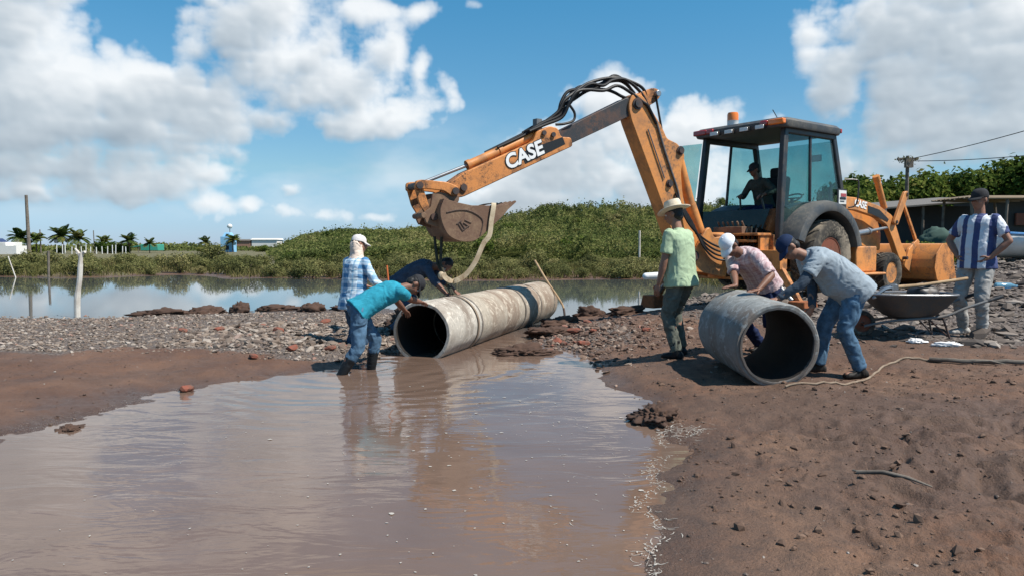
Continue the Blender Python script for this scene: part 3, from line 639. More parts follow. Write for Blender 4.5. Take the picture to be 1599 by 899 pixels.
    m = MB(); m.box((.60, -.919, 1.77), (.17, .006, .06)); m.box((.58, -.919, 1.71), (.2, .006, .035), mi=1); m.box((.56, -.919, 1.66), (.14, .006, .015), mi=1); m.build('print', [A['red_lens'], A['letter_black']], st)
    m = MB(); m.box((.58, -.895, 1.70), (.3, .014, .36)); m.build('door_panel', PB, root)
    # loader
    arm2d = [(1.0, 1.54), (1.45, 1.53), (2.2, 1.42), (2.62, 1.26), (2.86, .98), (3.15, .58), (3.38, .50), (3.46, .66), (3.2, .92), (3.02, 1.2), (2.82, 1.46), (2.3, 1.64), (1.45, 1.77), (1.0, 1.78)]
    for sd in (-1, 1):
        m = MB(); m.prism(round_poly(arm2d, .08), -.055, .055, sy(sd*.64)); am = m.build('loader_arm', A['orange'], root, bevel=.012)
        m = MB(); m.prism([(1.86, 1.50), (2.5, 1.36), (2.62, 1.33), (2.66, 1.38), (2.3, 1.56), (1.86, 1.63)], -.004, .004, sy(sd*.70)); m.build('stripe', A['letter_black'], am)
        if sd < 0:
            mt = frame((1.58, -.703, 1.645), (1, 0, -.13), (.13, 0, 1)); text_mesh('lettering', 'CASE', .19, A['letter_white'], am, mt, .006, .002, .1)
        m = MB(); m.prism(round_poly([(2.74, 1.30), (2.90, 1.26), (3.30, 1.88), (3.28, 1.97), (3.16, 1.96), (3.1, 1.88)], .05), -.03, .03, sy(sd*.74)); m.build('bell_crank', A['orange'], root, bevel=.01)
        m = MB(); d = V((3.99-3.26, 0, .88-1.84)); c = V((3.625, sd*.64, 1.36)); m.box(c, (d.length, .05, .07), frame((0, 0, 0), d, (0, 1, 0)).to_3x3()); m.build('tilt_link', A['orange_worn'], root, bevel=.01)
        m = MB(); m.tube([(1.35, sd*.66, 1.06), (1.95, sd*.66, 1.13)], .06); m.tube([(1.95, sd*.66, 1.13), (2.7, sd*.66, 1.22)], .03, mi=1); m.tube([(1.93, sd*.66, 1.128), (1.99, sd*.66, 1.135)], .072); m.build('lift_cylinder', [A['steel'], A['steel']], root)
        for (x, z) in ((2.84, 1.33), (3.24, 1.9), (3.3, .6)):
            m = MB(); m.tube([(x, sd*.68, z), (x, sd*.79, z)], .035, 12); m.build('pin', A['black_steel'], root)
    m = MB(); m.tube([(2.50, -.52, 2.18), (2.82, -.52, 1.62)], .062, 16); m.tube([(2.82, -.52, 1.62), (3.0, -.52, 1.3)], .034, 12, mi=1); m.tube([(2.46, -.52, 2.25), (2.52, -.52, 2.15)], .07, 16); m.build('tilt_cylinder', [A['orange'], A['steel']], root)
    m = MB(); m.box((3.3, 0, .6), (.12, 1.3, .12)); m.build('cross_tube', A['orange'], root, bevel=.02)
    lb = empty('loader_bucket', (0, 0, 0)); lb.parent = root
    pf = [(4.66, .07), (4.05, .05), (3.80, .16), (3.68, .40), (3.74, .66), (3.98, .88), (4.42, .90)]; ins = [(4.66, .095), (4.06, .08), (3.83, .18), (3.71, .41), (3.765, .64), (3.99, .855), (4.42, .872)]
    m = MB(); m.prism(pf+ins[::-1], -1.13, 1.13, lambda a, b, w: V((a, w, b))); m.box((4.62, 0, .075), (.22, 2.24, .06)); m.build('bucket_shell', A['orange'], lb, bevel=.006)
    for sd in (-1, 1):
        m = MB(); m.prism([(4.70, .06), (4.04, .04), (3.79, .155), (3.67, .40), (3.73, .67), (3.98, .895), (4.46, .915), (4.52, .5)], -.014, .014, sy(sd*1.146)); m.build('side_plate', A['orange_worn'], lb, bevel=.004)
        m = MB(); m.prism(round_poly([(3.42, .42), (3.74, .25), (3.74, .72), (4.06, .93), (3.96, 1.0), (3.6, .78)], .04), -.03, .03, sy(sd*.64)); m.build('bracket', A['orange'], lb, bevel=.008)
    # stabilisers
    for sd in (-1, 1):
        st = MB(); st.box((-1.62, sd*.95, .62), (.2, .5, .32)); st.tube([(-1.62, sd*1.05, .62), (-1.62, sd*1.54, -.12)], .075, 4); stab = st.build('stabilizer', A['orange_worn'], root, bevel=.01)
        m = MB(); m.tube([(-1.78, sd*.85, .55), (-1.70, sd*1.42, -.02)], .035, 12); m.build('cylinder', A['steel'], stab)
        m = MB(); m.box((-1.66, sd*1.58, -.21 if sd > 0 else -.14), (.42, .36, .24), taper=.82); m.build('foot', A['rust'], stab, bevel=.015)
    # rear frame, swing post and valve bank
    m = MB()
    for z, x0, w in ((1.04, -1.55, 1.3), (.93, -1.58, 1.1), (.42, -1.6, 1.15), (.30, -1.58, 1.35)): m.box((x0, -.15, z), (.42, w, .045))
    m.box((-1.36, 0, .66), (.06, 1.7, .75)); m.box((-1.5, -.75, .66), (.3, .05, .72)); m.box((-1.5, .75, .66), (.3, .05, .72)); m.build('rear_frame', A['orange_worn'], root, bevel=.008)
    m = MB(); rr = random.Random(3)
    for k in range(9):
        y = -.65+k*.13; m.tube(smooth_path([(-1.5, y, .9-.02*k), (-1.72, y+.1, .82), (-1.74, y+.22, .66), (-1.6, y+.3, .52)], 5), .016, 8)
    for k in range(4): m.tube([(-1.72, -.75, .58+k*.07), (-1.7, .1, .6+k*.06)], .022, 8, mi=1 if k % 2 else 0)
    m.build('valve_hose', [A['hose_rubber'], A['steel']], root)
    m = MB(); m.tube([(-1.55, -.5, .72), (-1.72, -.5, .72)], .11, 20); m.tube([(-1.55, -.15, .5), (-1.74, -.15, .5)], .08, 16); m.build('swing_cylinder', A['red_lens'], root)
    m = MB(); m.box((-1.5, -.1, 1.12), (.3, .6, .12)); 
    for k in range(6): m.tube([(-1.52, -.36+k*.1, 1.15), (-1.6, -.36+k*.1, 1.27)], .018, 8)
    m.build('valve_bank', A['rusty_steel'], root, bevel=.01)
    m = MB(); m.lathe([(.12, .28), (.15, .3), (.15, .42), (.11, .45), (.11, .92), (.15, .95), (.15, 1.05), (.1, 1.08)], (-1.8, 0, 0), n=24)
    m.prism(round_poly([(-.02, .3), (.5, .4), (.76, .42), (.8, .62), (.62, .84), (.45, 1.12), (.36, 1.17), (.26, .98), (-.02, 1.03)], .06), .17, .23, lambda a, b, w: bp(a, b, w)); m.prism(round_poly([(-.02, .3), (.5, .4), (.76, .42), (.8, .62), (.62, .84), (.45, 1.12), (.36, 1.17), (.26, .98), (-.02, 1.03)], .06), -.23, -.17, lambda a, b, w: bp(a, b, w))
    m.build('swing_post', A['orange'], root, bevel=.012)
    # boom
    bm_ = [(.52, .46, .1), (.84, .52, .1), (1.33, 1.585, .3), (1.93, 2.84), (2.0, 3.08, .15), (1.9, 3.28, .12), (1.72, 3.26, .1), (1.33, 2.79), (1.22, 2.60, .05), (1.0, 2.53), (.84, 2.36, .08), (.93, 2.1, .15), (.86, 1.5, .3), (.44, .75, .1)]
    m = MB(); m.prism(round_poly(bm_, .05, 5), -.15, .15, lambda a, b, w: bp(a, b, w)); boom = m.build('boom', A['orange'], root, bevel=.012)
    for (s_, z, r) in ((1.82, 3.11, .065), (.95, 2.42, .05), (1.17, 1.87, .045), (.68, .68, .06)):
        m = MB(); e_ = .27 if z < 1 else .2; m.tube([bp(s_, z, -e_), bp(s_, z, e_)], r, 16); m.tube([bp(s_, z, e_-.06), bp(s_, z, e_-.03)], r*1.45, 16); m.build('pin', A['black_steel'], boom)
    m = MB(); m.tube(smooth_path([bp(1.45, 2.85, .17), bp(1.3, 2.45, .17), bp(1.15, 2.1, .17), bp(1.0, 1.75, .17), bp(.93, 1.45, .17)]), .016, 8); m.tube([bp(1.62, 2.72, .17), bp(1.28, 1.95, .17)], .011, 8); m.build('steel_line', A['galvanised'], boom)
    m = MB(); m.tube([bp(.90, 2.42), bp(.60, 1.55)], .085, 20); m.tube([bp(.60, 1.55), bp(.385, 1.08)], .095, 20); m.build('boom_cylinder', A['orange'], root)
    # dipper
    a = V((-1.91, .87)).normalized(); pz = V((.4146, .91))
    def dl(t, h): return (4.94-.91*t, 1.495+.4146*t) if False else (4.94+a.x*t+pz.x*h, 1.495+a.y*t+pz.y*h)
    ou = [dl(-.02, .04), dl(.12, 0), dl(2.12, 0), dl(2.14, .13), dl(1.98, .2), dl(1.98, .34), dl(1.86, .42), dl(1.62, .42), dl(1.5, .31), dl(.3, .31), dl(.02, .26), dl(-.08, .14)]
    m = MB(); m.prism(round_poly(ou, .04), -.15, .15, lambda x, y, w: bp(x, y, w)); dip = m.build('dipper_arm', A['orange_worn'], root, bevel=.012)
    inn = [dl(1.2, .035), dl(3.36, .045), dl(3.5, .12), dl(3.5, .3), dl(3.36, .33), dl(1.9, .285), dl(1.2, .27)]
    m = MB(); m.prism(round_poly(inn, .03), -.11, .11, lambda x, y, w: bp(x, y, w)); m.build('dipper_extension', A['black_steel'], root, bevel=.008)
    tail = [(1.95, 3.04), (1.80, 2.98), (1.42, 3.18), (1.32, 3.28), (1.38, 3.40), (1.5, 3.40), (1.78, 3.28)]
    m = MB(); m.prism(round_poly(tail, .05), -.10, .10, lambda x, y, w: bp(x, y, w)); m.tube([bp(1.41, 3.31, -.17), bp(1.41, 3.31, .17)], .05, 16, 1); m.build('dipper_tail', [A['orange_worn'], A['steel']], root, bevel=.008)
    # markings on the dipper
    m = MB(); m.prism([dl(1.24, .055), dl(2.0, .075), dl(2.0, .19), dl(1.24, .235)], .15, .154, lambda x, y, w: bp(x, y, w)); m.build('stripe', A['letter_black'], dip)
    xd = (bp(*dl(1.5, .2))-bp(*dl(.5, .2))).normalized(); cen = dl(1.27, .175)
    up_ = V((0, 0, 1))
    mt = frame(bp(cen[0], cen[1], .157), xd, up_); text_mesh('lettering', 'CASE', .285, A['letter_black'], dip, mt, .022, .001, .12, 1.02)
    mt = frame(bp(cen[0], cen[1], .162), xd, up_); text_mesh('lettering', 'CASE', .285, A['letter_white'], dip, mt, .010, .002, .12, 1.02)
    for p_ in (dl(.18, .12), dl(1.72, .36), dl(1.86, .28)):
        m = MB(); m.tube([bp(*p_, -.18), bp(*p_, .18)], .05 if p_[0] > 4 else .036, 16); m.build('pin', A['black_steel'], dip)
    # bucket cylinder and linkage
    m = MB(); m.tube([bp(*dl(.42, .375)), bp(*dl(1.72, .375))], .062, 18); m.tube([bp(*dl(.98, .375)), bp(*dl(1.04, .375))], .074, 18); m.tube([bp(*dl(.42, .375)), bp(*dl(.48, .375))], .072, 18); cy = m.build('bucket_cylinder', A['orange'], root)
    m = MB(); m.tube([bp(*dl(.44, .375)), bp(5.50, 1.69)], .026, 12); m.build('rod', A['steel'], cy)
    for w in (-.2, .2):
        m = MB(); m.prism(round_poly([(5.57, 1.62), (5.57, 1.74), (5.48, 1.76), (5.1, 1.74), (4.93, 1.68), (4.92, 1.57), (5.02, 1.54), (5.15, 1.62), (5.44, 1.64)], .04), w-.025, w+.025, lambda x, y, q: bp(x, y, q))
        m.prism(round_poly([(5.58, 1.70), (5.46, 1.70), (5.36, 1.40), (5.25, 1.22), (5.35, 1.2), (5.5, 1.42)], .04), w*.85-.02, w*.85+.02, lambda x, y, q: bp(x, y, q))
        m.build('bucket_link', A['orange_worn'], root, bevel=.008)
    for p_ in ((5.51, 1.68), (4.98, 1.62), (5.3, 1.25)):
        m = MB(); m.tube([bp(*p_, -.25), bp(*p_, .25)], .05, 16); m.build('pin', A['black_steel'], root)
    # digging bucket, hung open side up
    bk = empty('digging_bucket', (0, 0, 0)); bk.parent = root
    oc = smooth_path([(4.20, 1.40, 0), (4.30, 1.28, 0), (4.51, 1.10, 0), (4.67, .965, 0), (4.80, .91, 0), (4.98, .92, 0), (5.14, 1.0, 0), (5.23, 1.16, 0), (5.26, 1.34, 0), (5.2, 1.50, 0)], 4)
    oc = [(p.x, p.y) for p in oc]; cn = (4.85, 1.42)
    ic = [(x+(cn[0]-x)*.055, y+(cn[1]-y)*.055) for x, y in oc]
    m = MB(); m.prism(oc+ic[::-1], -.34, .34, lambda x, y, w: bp(x, y, w)); m.build('bucket_shell', A['rusty_steel'], bk, bevel=.004)
    for w in (-.35, .35):
        sp = oc+[(5.02, 1.455), (4.79, 1.415), (4.5, 1.42), (4.22, 1.44)]
        m = MB(); m.prism(sp, w-.012, w+.012, lambda x, y, q: bp(x, y, q)); pl = m.build('side_plate', A['rusty_steel'], bk, bevel=.004)
        if w > 0:
            m = MB(); m.tube(smooth_path([bp(5.17, 1.31, .366), bp(5.0, 1.345, .366), bp(4.84, 1.34, .366), bp(4.68, 1.27, .366), bp(4.62, 1.18, .366), bp(4.66, 1.0, .366)]), .009, 6)
            for p_, q_ in (((5.0, 1.16), (4.93, 1.06)), ((4.97, 1.19), (4.90, 1.09)), ((4.90, 1.21), (4.80, 1.17)), ((4.92, 1.17), (4.83, 1.12)), ((4.93, 1.06), (4.84, 1.13)), ((5.02, 1.15), (4.95, 1.2))): m.tube([bp(*p_, .364), bp(*q_, .364)], .010, 6)
            m.build('raised_mark', A['bucket_mark'], pl)
    m = MB()
    for w in (-.17, .17): m.prism(round_poly([(5.40, 1.16), (5.46, 1.3), (5.34, 1.38), (5.31, 1.58), (5.20, 1.60), (4.9, 1.56), (4.92, 1.46), (5.18, 1.44), (5.21, 1.1)], .03), w-.025, w+.025, lambda x, y, q: bp(x, y, q))
    m.tube([bp(5.44, 1.27, -.2), bp(5.44, 1.27, .2)], .04, 12); m.build('bucket_ear', A['rusty_steel'], bk, bevel=.006)
    for k in range(5):
        w = -.3+k*.15; m = MB(); vs = [bp(4.30, 1.30, w-.045), bp(4.30, 1.30, w+.045), bp(4.24, 1.44, w-.045), bp(4.24, 1.44, w+.045), bp(4.07, 1.485, w-.025), bp(4.07, 1.485, w+.025), bp(4.085, 1.505, w-.025), bp(4.085, 1.505, w+.025)]
        m.add(vs, [(0, 1, 5, 4), (2, 6, 7, 3), (0, 4, 6, 2), (1, 3, 7, 5), (4, 5, 7, 6), (0, 2, 3, 1)]); m.build('tooth', A['rusty_steel'], bk, smooth=False)
    # hydraulic hoses over the elbow
    hp = [(3.75, 2.55), (3.50, 2.68), (3.22, 2.83), (3.09, 3.02), (2.93, 3.19), (2.70, 3.31), (2.41, 3.38), (2.20, 3.48), (1.98, 3.46), (1.75, 3.33), (1.62, 3.16), (1.45, 2.82)]
    for k, (dz, w, st_) in enumerate(((0, -.1, 0), (.03, -.04, 0), (-.05, .02, 1), (.0, .09, 0), (-.02, .14, 1), (.05, .05, 2))):
        pts = []
        for i, (s_, z) in enumerate(hp):
            f = math.sin(math.pi*i/(len(hp)-1)); j = .05*math.sin(i*1.7+k*2.1)
            zz = z+dz*f+j*f*(.9 if st_ == 0 else 1.0)-(.16*math.sin(math.pi*max(0, (i-5))/6) if st_ == 1 else 0)
            pts.append(bp(s_+.05*math.cos(k*1.9+i)*f-(.12*math.sin(math.pi*max(0, i-6)/5) if st_ == 2 else 0), zz, w+.03*math.sin(i+k)))
        m = MB(); m.tube(smooth_path(pts, 6), .026, 8); m.build('hydraulic_hose', A['hose_rubber'], root)
    for pts_, r_ in (([bp(3.05, 3.0, .1), bp(2.97, 2.88, .12), bp(3.0, 2.76, .14), bp(3.15, 2.70, .14), bp(3.3, 2.68, .12)], .02), ([bp(4.25, 2.29, .06), bp(3.8, 2.5, .05), bp(3.4, 2.72, .03)], .02), ([bp(4.4, 2.22, -.05), bp(3.9, 2.47, -.05), bp(3.5, 2.68, -.03)], .018), ([bp(1.42, 3.27, .1), bp(1.36, 2.95, .12), bp(1.3, 2.7, .12)], .018), ([bp(1.49, 3.27, -.05), bp(1.42, 2.95, -.04), bp(1.33, 2.72, 0)], .018)):
        m = MB(); m.tube(smooth_path(pts_), r_, 8); m.build('hydraulic_hose', A['hose_rubber'], root)
    for k in range(4):
        m = MB(); m.tube(smooth_path([bp(1.05-.03*k, 1.72-.05*k, .17), bp(.86-.03*k, 1.25, .25), bp(.56, .98-.06*k, .28+.02*k), bp(.22, .82-.07*k, .36), V((-1.72, -.42-.06*k, .86-.05*k)), V((-1.52, -.3-.1*k, 1.14))], 6), .018, 8); m.build('hydraulic_hose', A['hose_rubber'], root)
    m = MB(); m.box(bp(3.55, 2.64, 0), (.1, .1, .24)); m.build('hose_clamp', A['galvanised'], root)
    return root
build_backhoe()
# ------------------------------------------------------------------ pipes and the things on the bank
def ring_pipe(m, p0, p1, r, th, seed, n=64, k=10, mi=0, dark=True):
    """a hollow concrete section with slightly uneven walls, open at both ends"""
    p0, p1 = V(p0), V(p1); ax = (p1-p0).normalized(); u = ax.cross(V((0, 0, 1))).normalized(); w = u.cross(ax)
    prof = [(r-.012, 0)]+[(r, .012+(1-.024)*i/k) for i in range(k+1)]+[(r-.012, 1), (r-th+.008, 1)]+[(r-th, 1-.02-(.96)*i/k) for i in range(k+1)]+[(r-th+.008, 0)]
    L_ = (p1-p0).length; vs = []; fs = []
    co = np.array([(math.cos(2*math.pi*j/n)*1.3+seed, math.sin(2*math.pi*j/n)*1.3, t*L_*1.2) for _, t in prof for j in range(n)])
    nz = fbm3(co*2.2, 3, seed)*.007+fbm3(co*9, 3, seed+2)*.004
    for i, (rr, t) in enumerate(prof):
        for j in range(n):
            a = 2*math.pi*j/n; q = rr+nz[i*n+j]; vs.append(p0+ax*(t*L_)+(u*math.cos(a)+w*math.sin(a))*q)
    K = len(prof)
    for i in range(K):
        for j in range(n): fs.append((i*n+j, i*n+(j+1) % n, ((i+1) % K)*n+(j+1) % n, ((i+1) % K)*n+j))
    m.add(vs, fs, mi)
    q = len(m.m)-K*n
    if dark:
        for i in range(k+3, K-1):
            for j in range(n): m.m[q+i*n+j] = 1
def pipes():
    a0 = V((-1.16, 9.4, .315)); ax = V((.3, .954, 0)).normalized()
    root = empty('drainage_pipe', (-1.16, 9.4, 0)); tag(root, 'long pale concrete pipe of joined sections lying half sunk in the muddy channel', 'pipe')
    for k, (t0, t1) in enumerate(((0, 1.20), (1.23, 3.39), (3.42, 4.40), (4.43, 5.65))):
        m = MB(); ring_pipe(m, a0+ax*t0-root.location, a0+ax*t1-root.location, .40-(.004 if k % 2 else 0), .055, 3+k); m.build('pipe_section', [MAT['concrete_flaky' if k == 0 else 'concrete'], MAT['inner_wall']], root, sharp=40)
    for t_ in (1.215, 3.405, 4.415):
        m = MB(); ring_pipe(m, a0+ax*(t_-.028)-root.location, a0+ax*(t_+.028)-root.location, .4045, .02, 22, dark=False); m.build('joint_seam', MAT['joint_mortar'], root, sharp=40)
    # the loose section on the bank
    p0 = V((2.49, 6.88, .485)); p1 = V((2.42, 8.0, .545))
    r2 = empty('concrete_pipe', (2.45, 7.4, .08)); tag(r2, 'short grey concrete pipe section resting on the bank, held by two men', 'pipe')
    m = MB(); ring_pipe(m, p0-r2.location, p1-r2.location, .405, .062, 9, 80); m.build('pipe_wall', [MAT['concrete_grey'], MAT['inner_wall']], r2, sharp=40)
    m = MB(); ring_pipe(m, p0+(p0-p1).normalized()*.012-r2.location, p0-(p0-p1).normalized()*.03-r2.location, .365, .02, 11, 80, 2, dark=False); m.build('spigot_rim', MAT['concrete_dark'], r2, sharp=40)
def W(s, z, w=0.0): return m2w(bp(s, z, w))
def sling():
    a0 = V((-1.16, 9.4, .315)); ax = V((.3, .954, 0)).normalized()
    def strip(path, wid, th, name, mat, parent=None, wdir=V((0, 0, 1))):
        p = smooth_path(path, 6); vs = []; fs = []; n = len(p)
        for i, q in enumerate(p):
            t = (p[min(i+1, n-1)]-p[max(i-1, 0)]).normalized(); wd = wdir[i*len(wdir)//n] if isinstance(wdir, list) else wdir
            s = (wd-t*wd.dot(t)).normalized(); nn = t.cross(s)
            vs += [q+s*wid/2+nn*th/2, q-s*wid/2+nn*th/2, q-s*wid/2-nn*th/2, q+s*wid/2-nn*th/2]
        for i in range(n-1):
            for j in range(4): fs.append((i*4+j, i*4+(j+1) % 4, i*4+4+(j+1) % 4, i*4+4+j))
        fs += [(3, 2, 1, 0), tuple((n-1)*4+j for j in range(4))]
        m = MB(); m.add(vs, fs); return m.build(name, MAT[mat], parent, sharp=50)
    hz = V((.9, .44, 0))
    # beige webbing over the bucket lip, hanging down and across to the dark sling
    k = W(5.19, .45, .30)
    o = strip([W(4.42, 1.43, -.3), W(4.44, 1.452, 0), W(4.45, 1.452, .30), W(4.46, 1.43, .385), W(4.50, 1.2, .39), W(4.53, 1.0, .39), W(4.62, .88, .38), W(4.74, .62, .36), W(4.88, .44, .33), W(5.05, .36, .32), W(5.16, .40, .31), W(5.20, .47, .30)], .072, .008, 'lifting_sling', 'webbing', None, hz)
    tag(o, 'beige webbing strap hanging from the lip of the digging bucket', 'strap')
    # dark sling from bucket down round the pipe
    top = W(5.18, .98, .05); t_ = 1.02; c = a0+ax*t_; u = ax.cross(V((0, 0, 1))).normalized()
    pts = [W(5.16, 1.0, .1), W(5.17, .7, .1)]
    cir = [c+(u*math.cos(a)+V((0, 0, 1))*math.sin(a))*.418 for a in np.linspace(R(100), R(450), 26)]
    root = empty('pipe_sling', c); tag(root, 'dark sling hanging from the digging bucket and looped under the sunken pipe', 'strap')
    m = MB(); m.tube([W(5.15, .98, .12), W(5.17, .6, .12), c+V((0, 0, .43))], [.022]*3, 8); m.tube([W(5.22, .98, .02), W(5.20, .6, .08), c+V((.03, 0, .43))], [.02]*3, 8)
    for v in range(len(m.v)): m.v[v] = tuple(V(m.v[v])-root.location)
    m.build('strap_run', MAT['dark_webbing'], root)
    o = strip([q-root.location for q in cir], .05, .008, 'strap_loop', 'muddy_webbing', root, ax)
    m = MB(); q = c+V((.0, -.01, .445))-root.location
    kn = W(5.19, .43, .2)-root.location
    m.sphere(kn, (.05, .05, .06), 8, 10); m.build('knot', MAT['webbing'], root)
def boulder(seed, sx, sy, sz, rough=.35, sub=3):
    bm = bmesh.new(); bmesh.ops.create_icosphere(bm, subdivisions=sub, radius=1)
    co = np.array([v.co[:] for v in bm.verts]); d = 1+fbm3(co*1.5+seed*3.3, 4, seed)*rough+np.abs(fbm3(co*4+seed, 3, seed+9))*rough*.9-rough*.2+fbm3(co*11, 3, seed+5)*rough*.25
    co = co*d[:, None]*np.array([sx, sy, sz])
    f = [tuple(v.index for v in q.verts) for q in bm.faces]; bm.free(); return co, f
def mud_clods():
    L_ = [(-7.1, 15.1, .55, .25, .14, 'longest mud clod lying flat at the left end of the row in the lagoon shallows'), (-6.35, 15.35, .4, .25, .16, 'rounded mud clod second in the row at the lagoon edge'), (-5.75, 15.6, .25, .2, .22, 'tallest mud clod in the row at the lagoon edge'),
          (-5.2, 16.3, .5, .22, .13, 'low flat mud clod farthest out in the lagoon'), (-4.25, 15.7, .3, .22, .19, 'upright mud clod at the water just left of the man in sky blue check shirt'), (-3.5, 15.9, .5, .25, .13, 'broad mud clod at the water behind the man in sky blue check shirt'),
          (.17, 9.75, .4, .26, .13, 'wet mud heap sticking out of the water beside the long pipe'), (1.17, 5.95, .2, .17, .12, 'single mud clod at the edge of the brown pool, above the foam'), (1.5, 14.3, .3, .22, .2, 'peaked mud clod by the lagoon between pipe and man in green'), (2.15, 13.7, .4, .25, .15, 'broad mud clod beside the rusty stabilizer foot'),
          (-1.55, 11.9, .5, .45, .33, 'mud heap between the bending man in navy and the pipe'), (-1.3, 14.0, .5, .4, .3, 'mud heap behind the bending man in navy'), (.85, 12.9, .4, .25, .14, 'low mud clod at the far end of the long pipe'), (-3.45, 5.7, .13, .1, .05, 'small mud clod at the left rim of the pool'), (.62, 11.4, .35, .28, .12, 'stony mud clod beside the middle of the long pipe')]
    for i, (x, y, a, b, c, lb) in enumerate(L_):
        v, f = boulder(i+3, a, b, c, .6, 5 if y < 12 else 4); z = max(gh(x, y), -.04)
        o = meshobj('mud_clod', v, f, MAT['mud_clod']); o.location = (x, y, z+c*.2); o.scale = (1, 1, .82); o.rotation_euler = (0, 0, i*1.1); tag(o, lb, 'mud clod', 'mud clods at the water')
def bricks():
    L_ = [(-4.78, 10.7, 'left brick of the pair lying on the gravel left of the workers'), (-4.3, 10.8, 'right brick of the pair lying on the gravel left of the workers'), (-3.38, 10.66, 'brick piece alone on the gravel, nearest left of the sky blue check shirt'), (-3.1, 12.2, 'brick piece far back on the gravel behind the check shirt man'), (-3.08, 8.75, 'red brick piece where gravel meets brown mud'), (-2.3, 9.3, 'rounded red brick at the feet of the man in turquoise'),
          (-3.2, 7.2, 'small red brick on bare mud at the pool edge'), (.95, 11.2, 'largest red brick in the debris beside the long pipe'), (1.2, 10.9, 'red brick on the right of the debris beside the long pipe'), (1.25, 12.2, 'red brick at the back of the debris heap'), (1.0, 10.3, 'red brick at the pool end of the debris'), (.65, 10.6, 'half brick touching the water in the debris'), (1.95, 10.7, 'flat red slab left of the green shirt man'), (-2.75, 9.2, 'pale red tile on the gravel behind the turquoise man')]
    for i, (x, y, lb) in enumerate(L_):
        v, f = boulder(i+40, .12*(1+.5*(i % 3 == 1)), .08, .05, .3, 2)
        v = np.clip(v, [-.11, -.075, -.05], [.11, .075, .05])*(.6+.1*(i % 4)); o = meshobj('brick_piece', v, f, MAT['brick_red'], smooth=False); o.location = (x, y, gh(x, y)+.03); o.rotation_euler = (.2*math.sin(i), .2*math.cos(i*2), i*1.3)
        tag(o, lb, 'brick', 'broken bricks on the bank')
def stones(name, fn, n, lo, hi, seed, cols, flat=.55, sub=1):
    rg = np.random.default_rng(seed); bm = bmesh.new(); bmesh.ops.create_icosphere(bm, subdivisions=sub, radius=1)
    co = np.array([v.co[:] for v in bm.verts]); f = np.array([[v.index for v in q.verts] for q in bm.faces]); bm.free()
    x, y = fn(rg, n); n = len(x); z = height(x, y); ok = z > -.04; x, y, z = x[ok], y[ok], z[ok]; n = len(x)
    s = lo*(hi/lo)**(rg.random(n)**2.2)
    ax = np.stack([s*rg.uniform(.8, 1.5, n), s*rg.uniform(.6, 1, n), s*flat*rg.uniform(.5, 1.1, n)], 1)
    th = rg.uniform(0, 6.28, n); tilt = rg.normal(0, .3, n)
    P = co[None]*(1+rg.uniform(-.28, .28, (n, len(co), 1)))*ax[:, None]
    X = P[..., 0]; Y = P[..., 1]; Z = P[..., 2]; X, Z = X*np.cos(tilt)[:, None]-Z*np.sin(tilt)[:, None], X*np.sin(tilt)[:, None]+Z*np.cos(tilt)[:, None]
    X, Y = X*np.cos(th)[:, None]-Y*np.sin(th)[:, None], X*np.sin(th)[:, None]+Y*np.cos(th)[:, None]
    v = np.stack([X+x[:, None], Y+y[:, None], Z+(z+ax[:, 2]*.25)[:, None]], 2).reshape(-1, 3)
    ff = (f[None]+(np.arange(n)*len(co))[:, None, None]).reshape(-1, 3)
    o = meshobj(name, v, ff, MAT['stone_'+cols], smooth=False)
    c = np.repeat(np.concatenate([rg.random((n, 3)), np.ones((n, 1))], 1), len(co), 0).astype(np.float32)
    ca = o.data.color_attributes.new('rnd', 'FLOAT_COLOR', 'POINT'); ca.data.foreach_set('color', c.ravel()); tag(o, kind='stuff'); return o
def stone_mat(name, pts):
    t = NT('stone_'+name); a = t.attr('rnd'); sp = t.N('ShaderNodeSeparateColor'); t.L(a.outputs['Color'], sp.inputs[0]); n = t.noise(25, 5, .6)
    c = t.ramp(sp.outputs[0], pts); c = t.mix(t.math('MULTIPLY', n, .4), c, (.08, .058, .045)); t.set(c, .85, 0, .3); t.bump(n, .4, .006); MAT['stone_'+name] = t.m
stone_mat('gravel', [(0, (.085, .064, .052)), (.3, (.165, .122, .094)), (.55, (.24, .185, .145)), (.8, (.30, .245, .20)), (.95, (.40, .35, .30)), (1, (.26, .1, .065))])
stone_mat('debris', [(0, (.085, .05, .036)), (.4, (.14, .085, .062)), (.75, (.2, .135, .10)), (.93, (.34, .27, .22)), (1, (.25, .085, .055))])
stone_mat('slate', [(0, (.065, .055, .05)), (.4, (.14, .112, .093)), (.75, (.22, .18, .15)), (1, (.33, .285, .245))])
stone_mat('clod', [(0, (.075, .042, .028)), (.5, (.125, .072, .048)), (1, (.18, .11, .075))])
stone_mat('mud', [(0, (.06, .04, .032)), (.6, (.1, .07, .055)), (.9, (.16, .12, .1)), (1, (.4, .36, .32))])
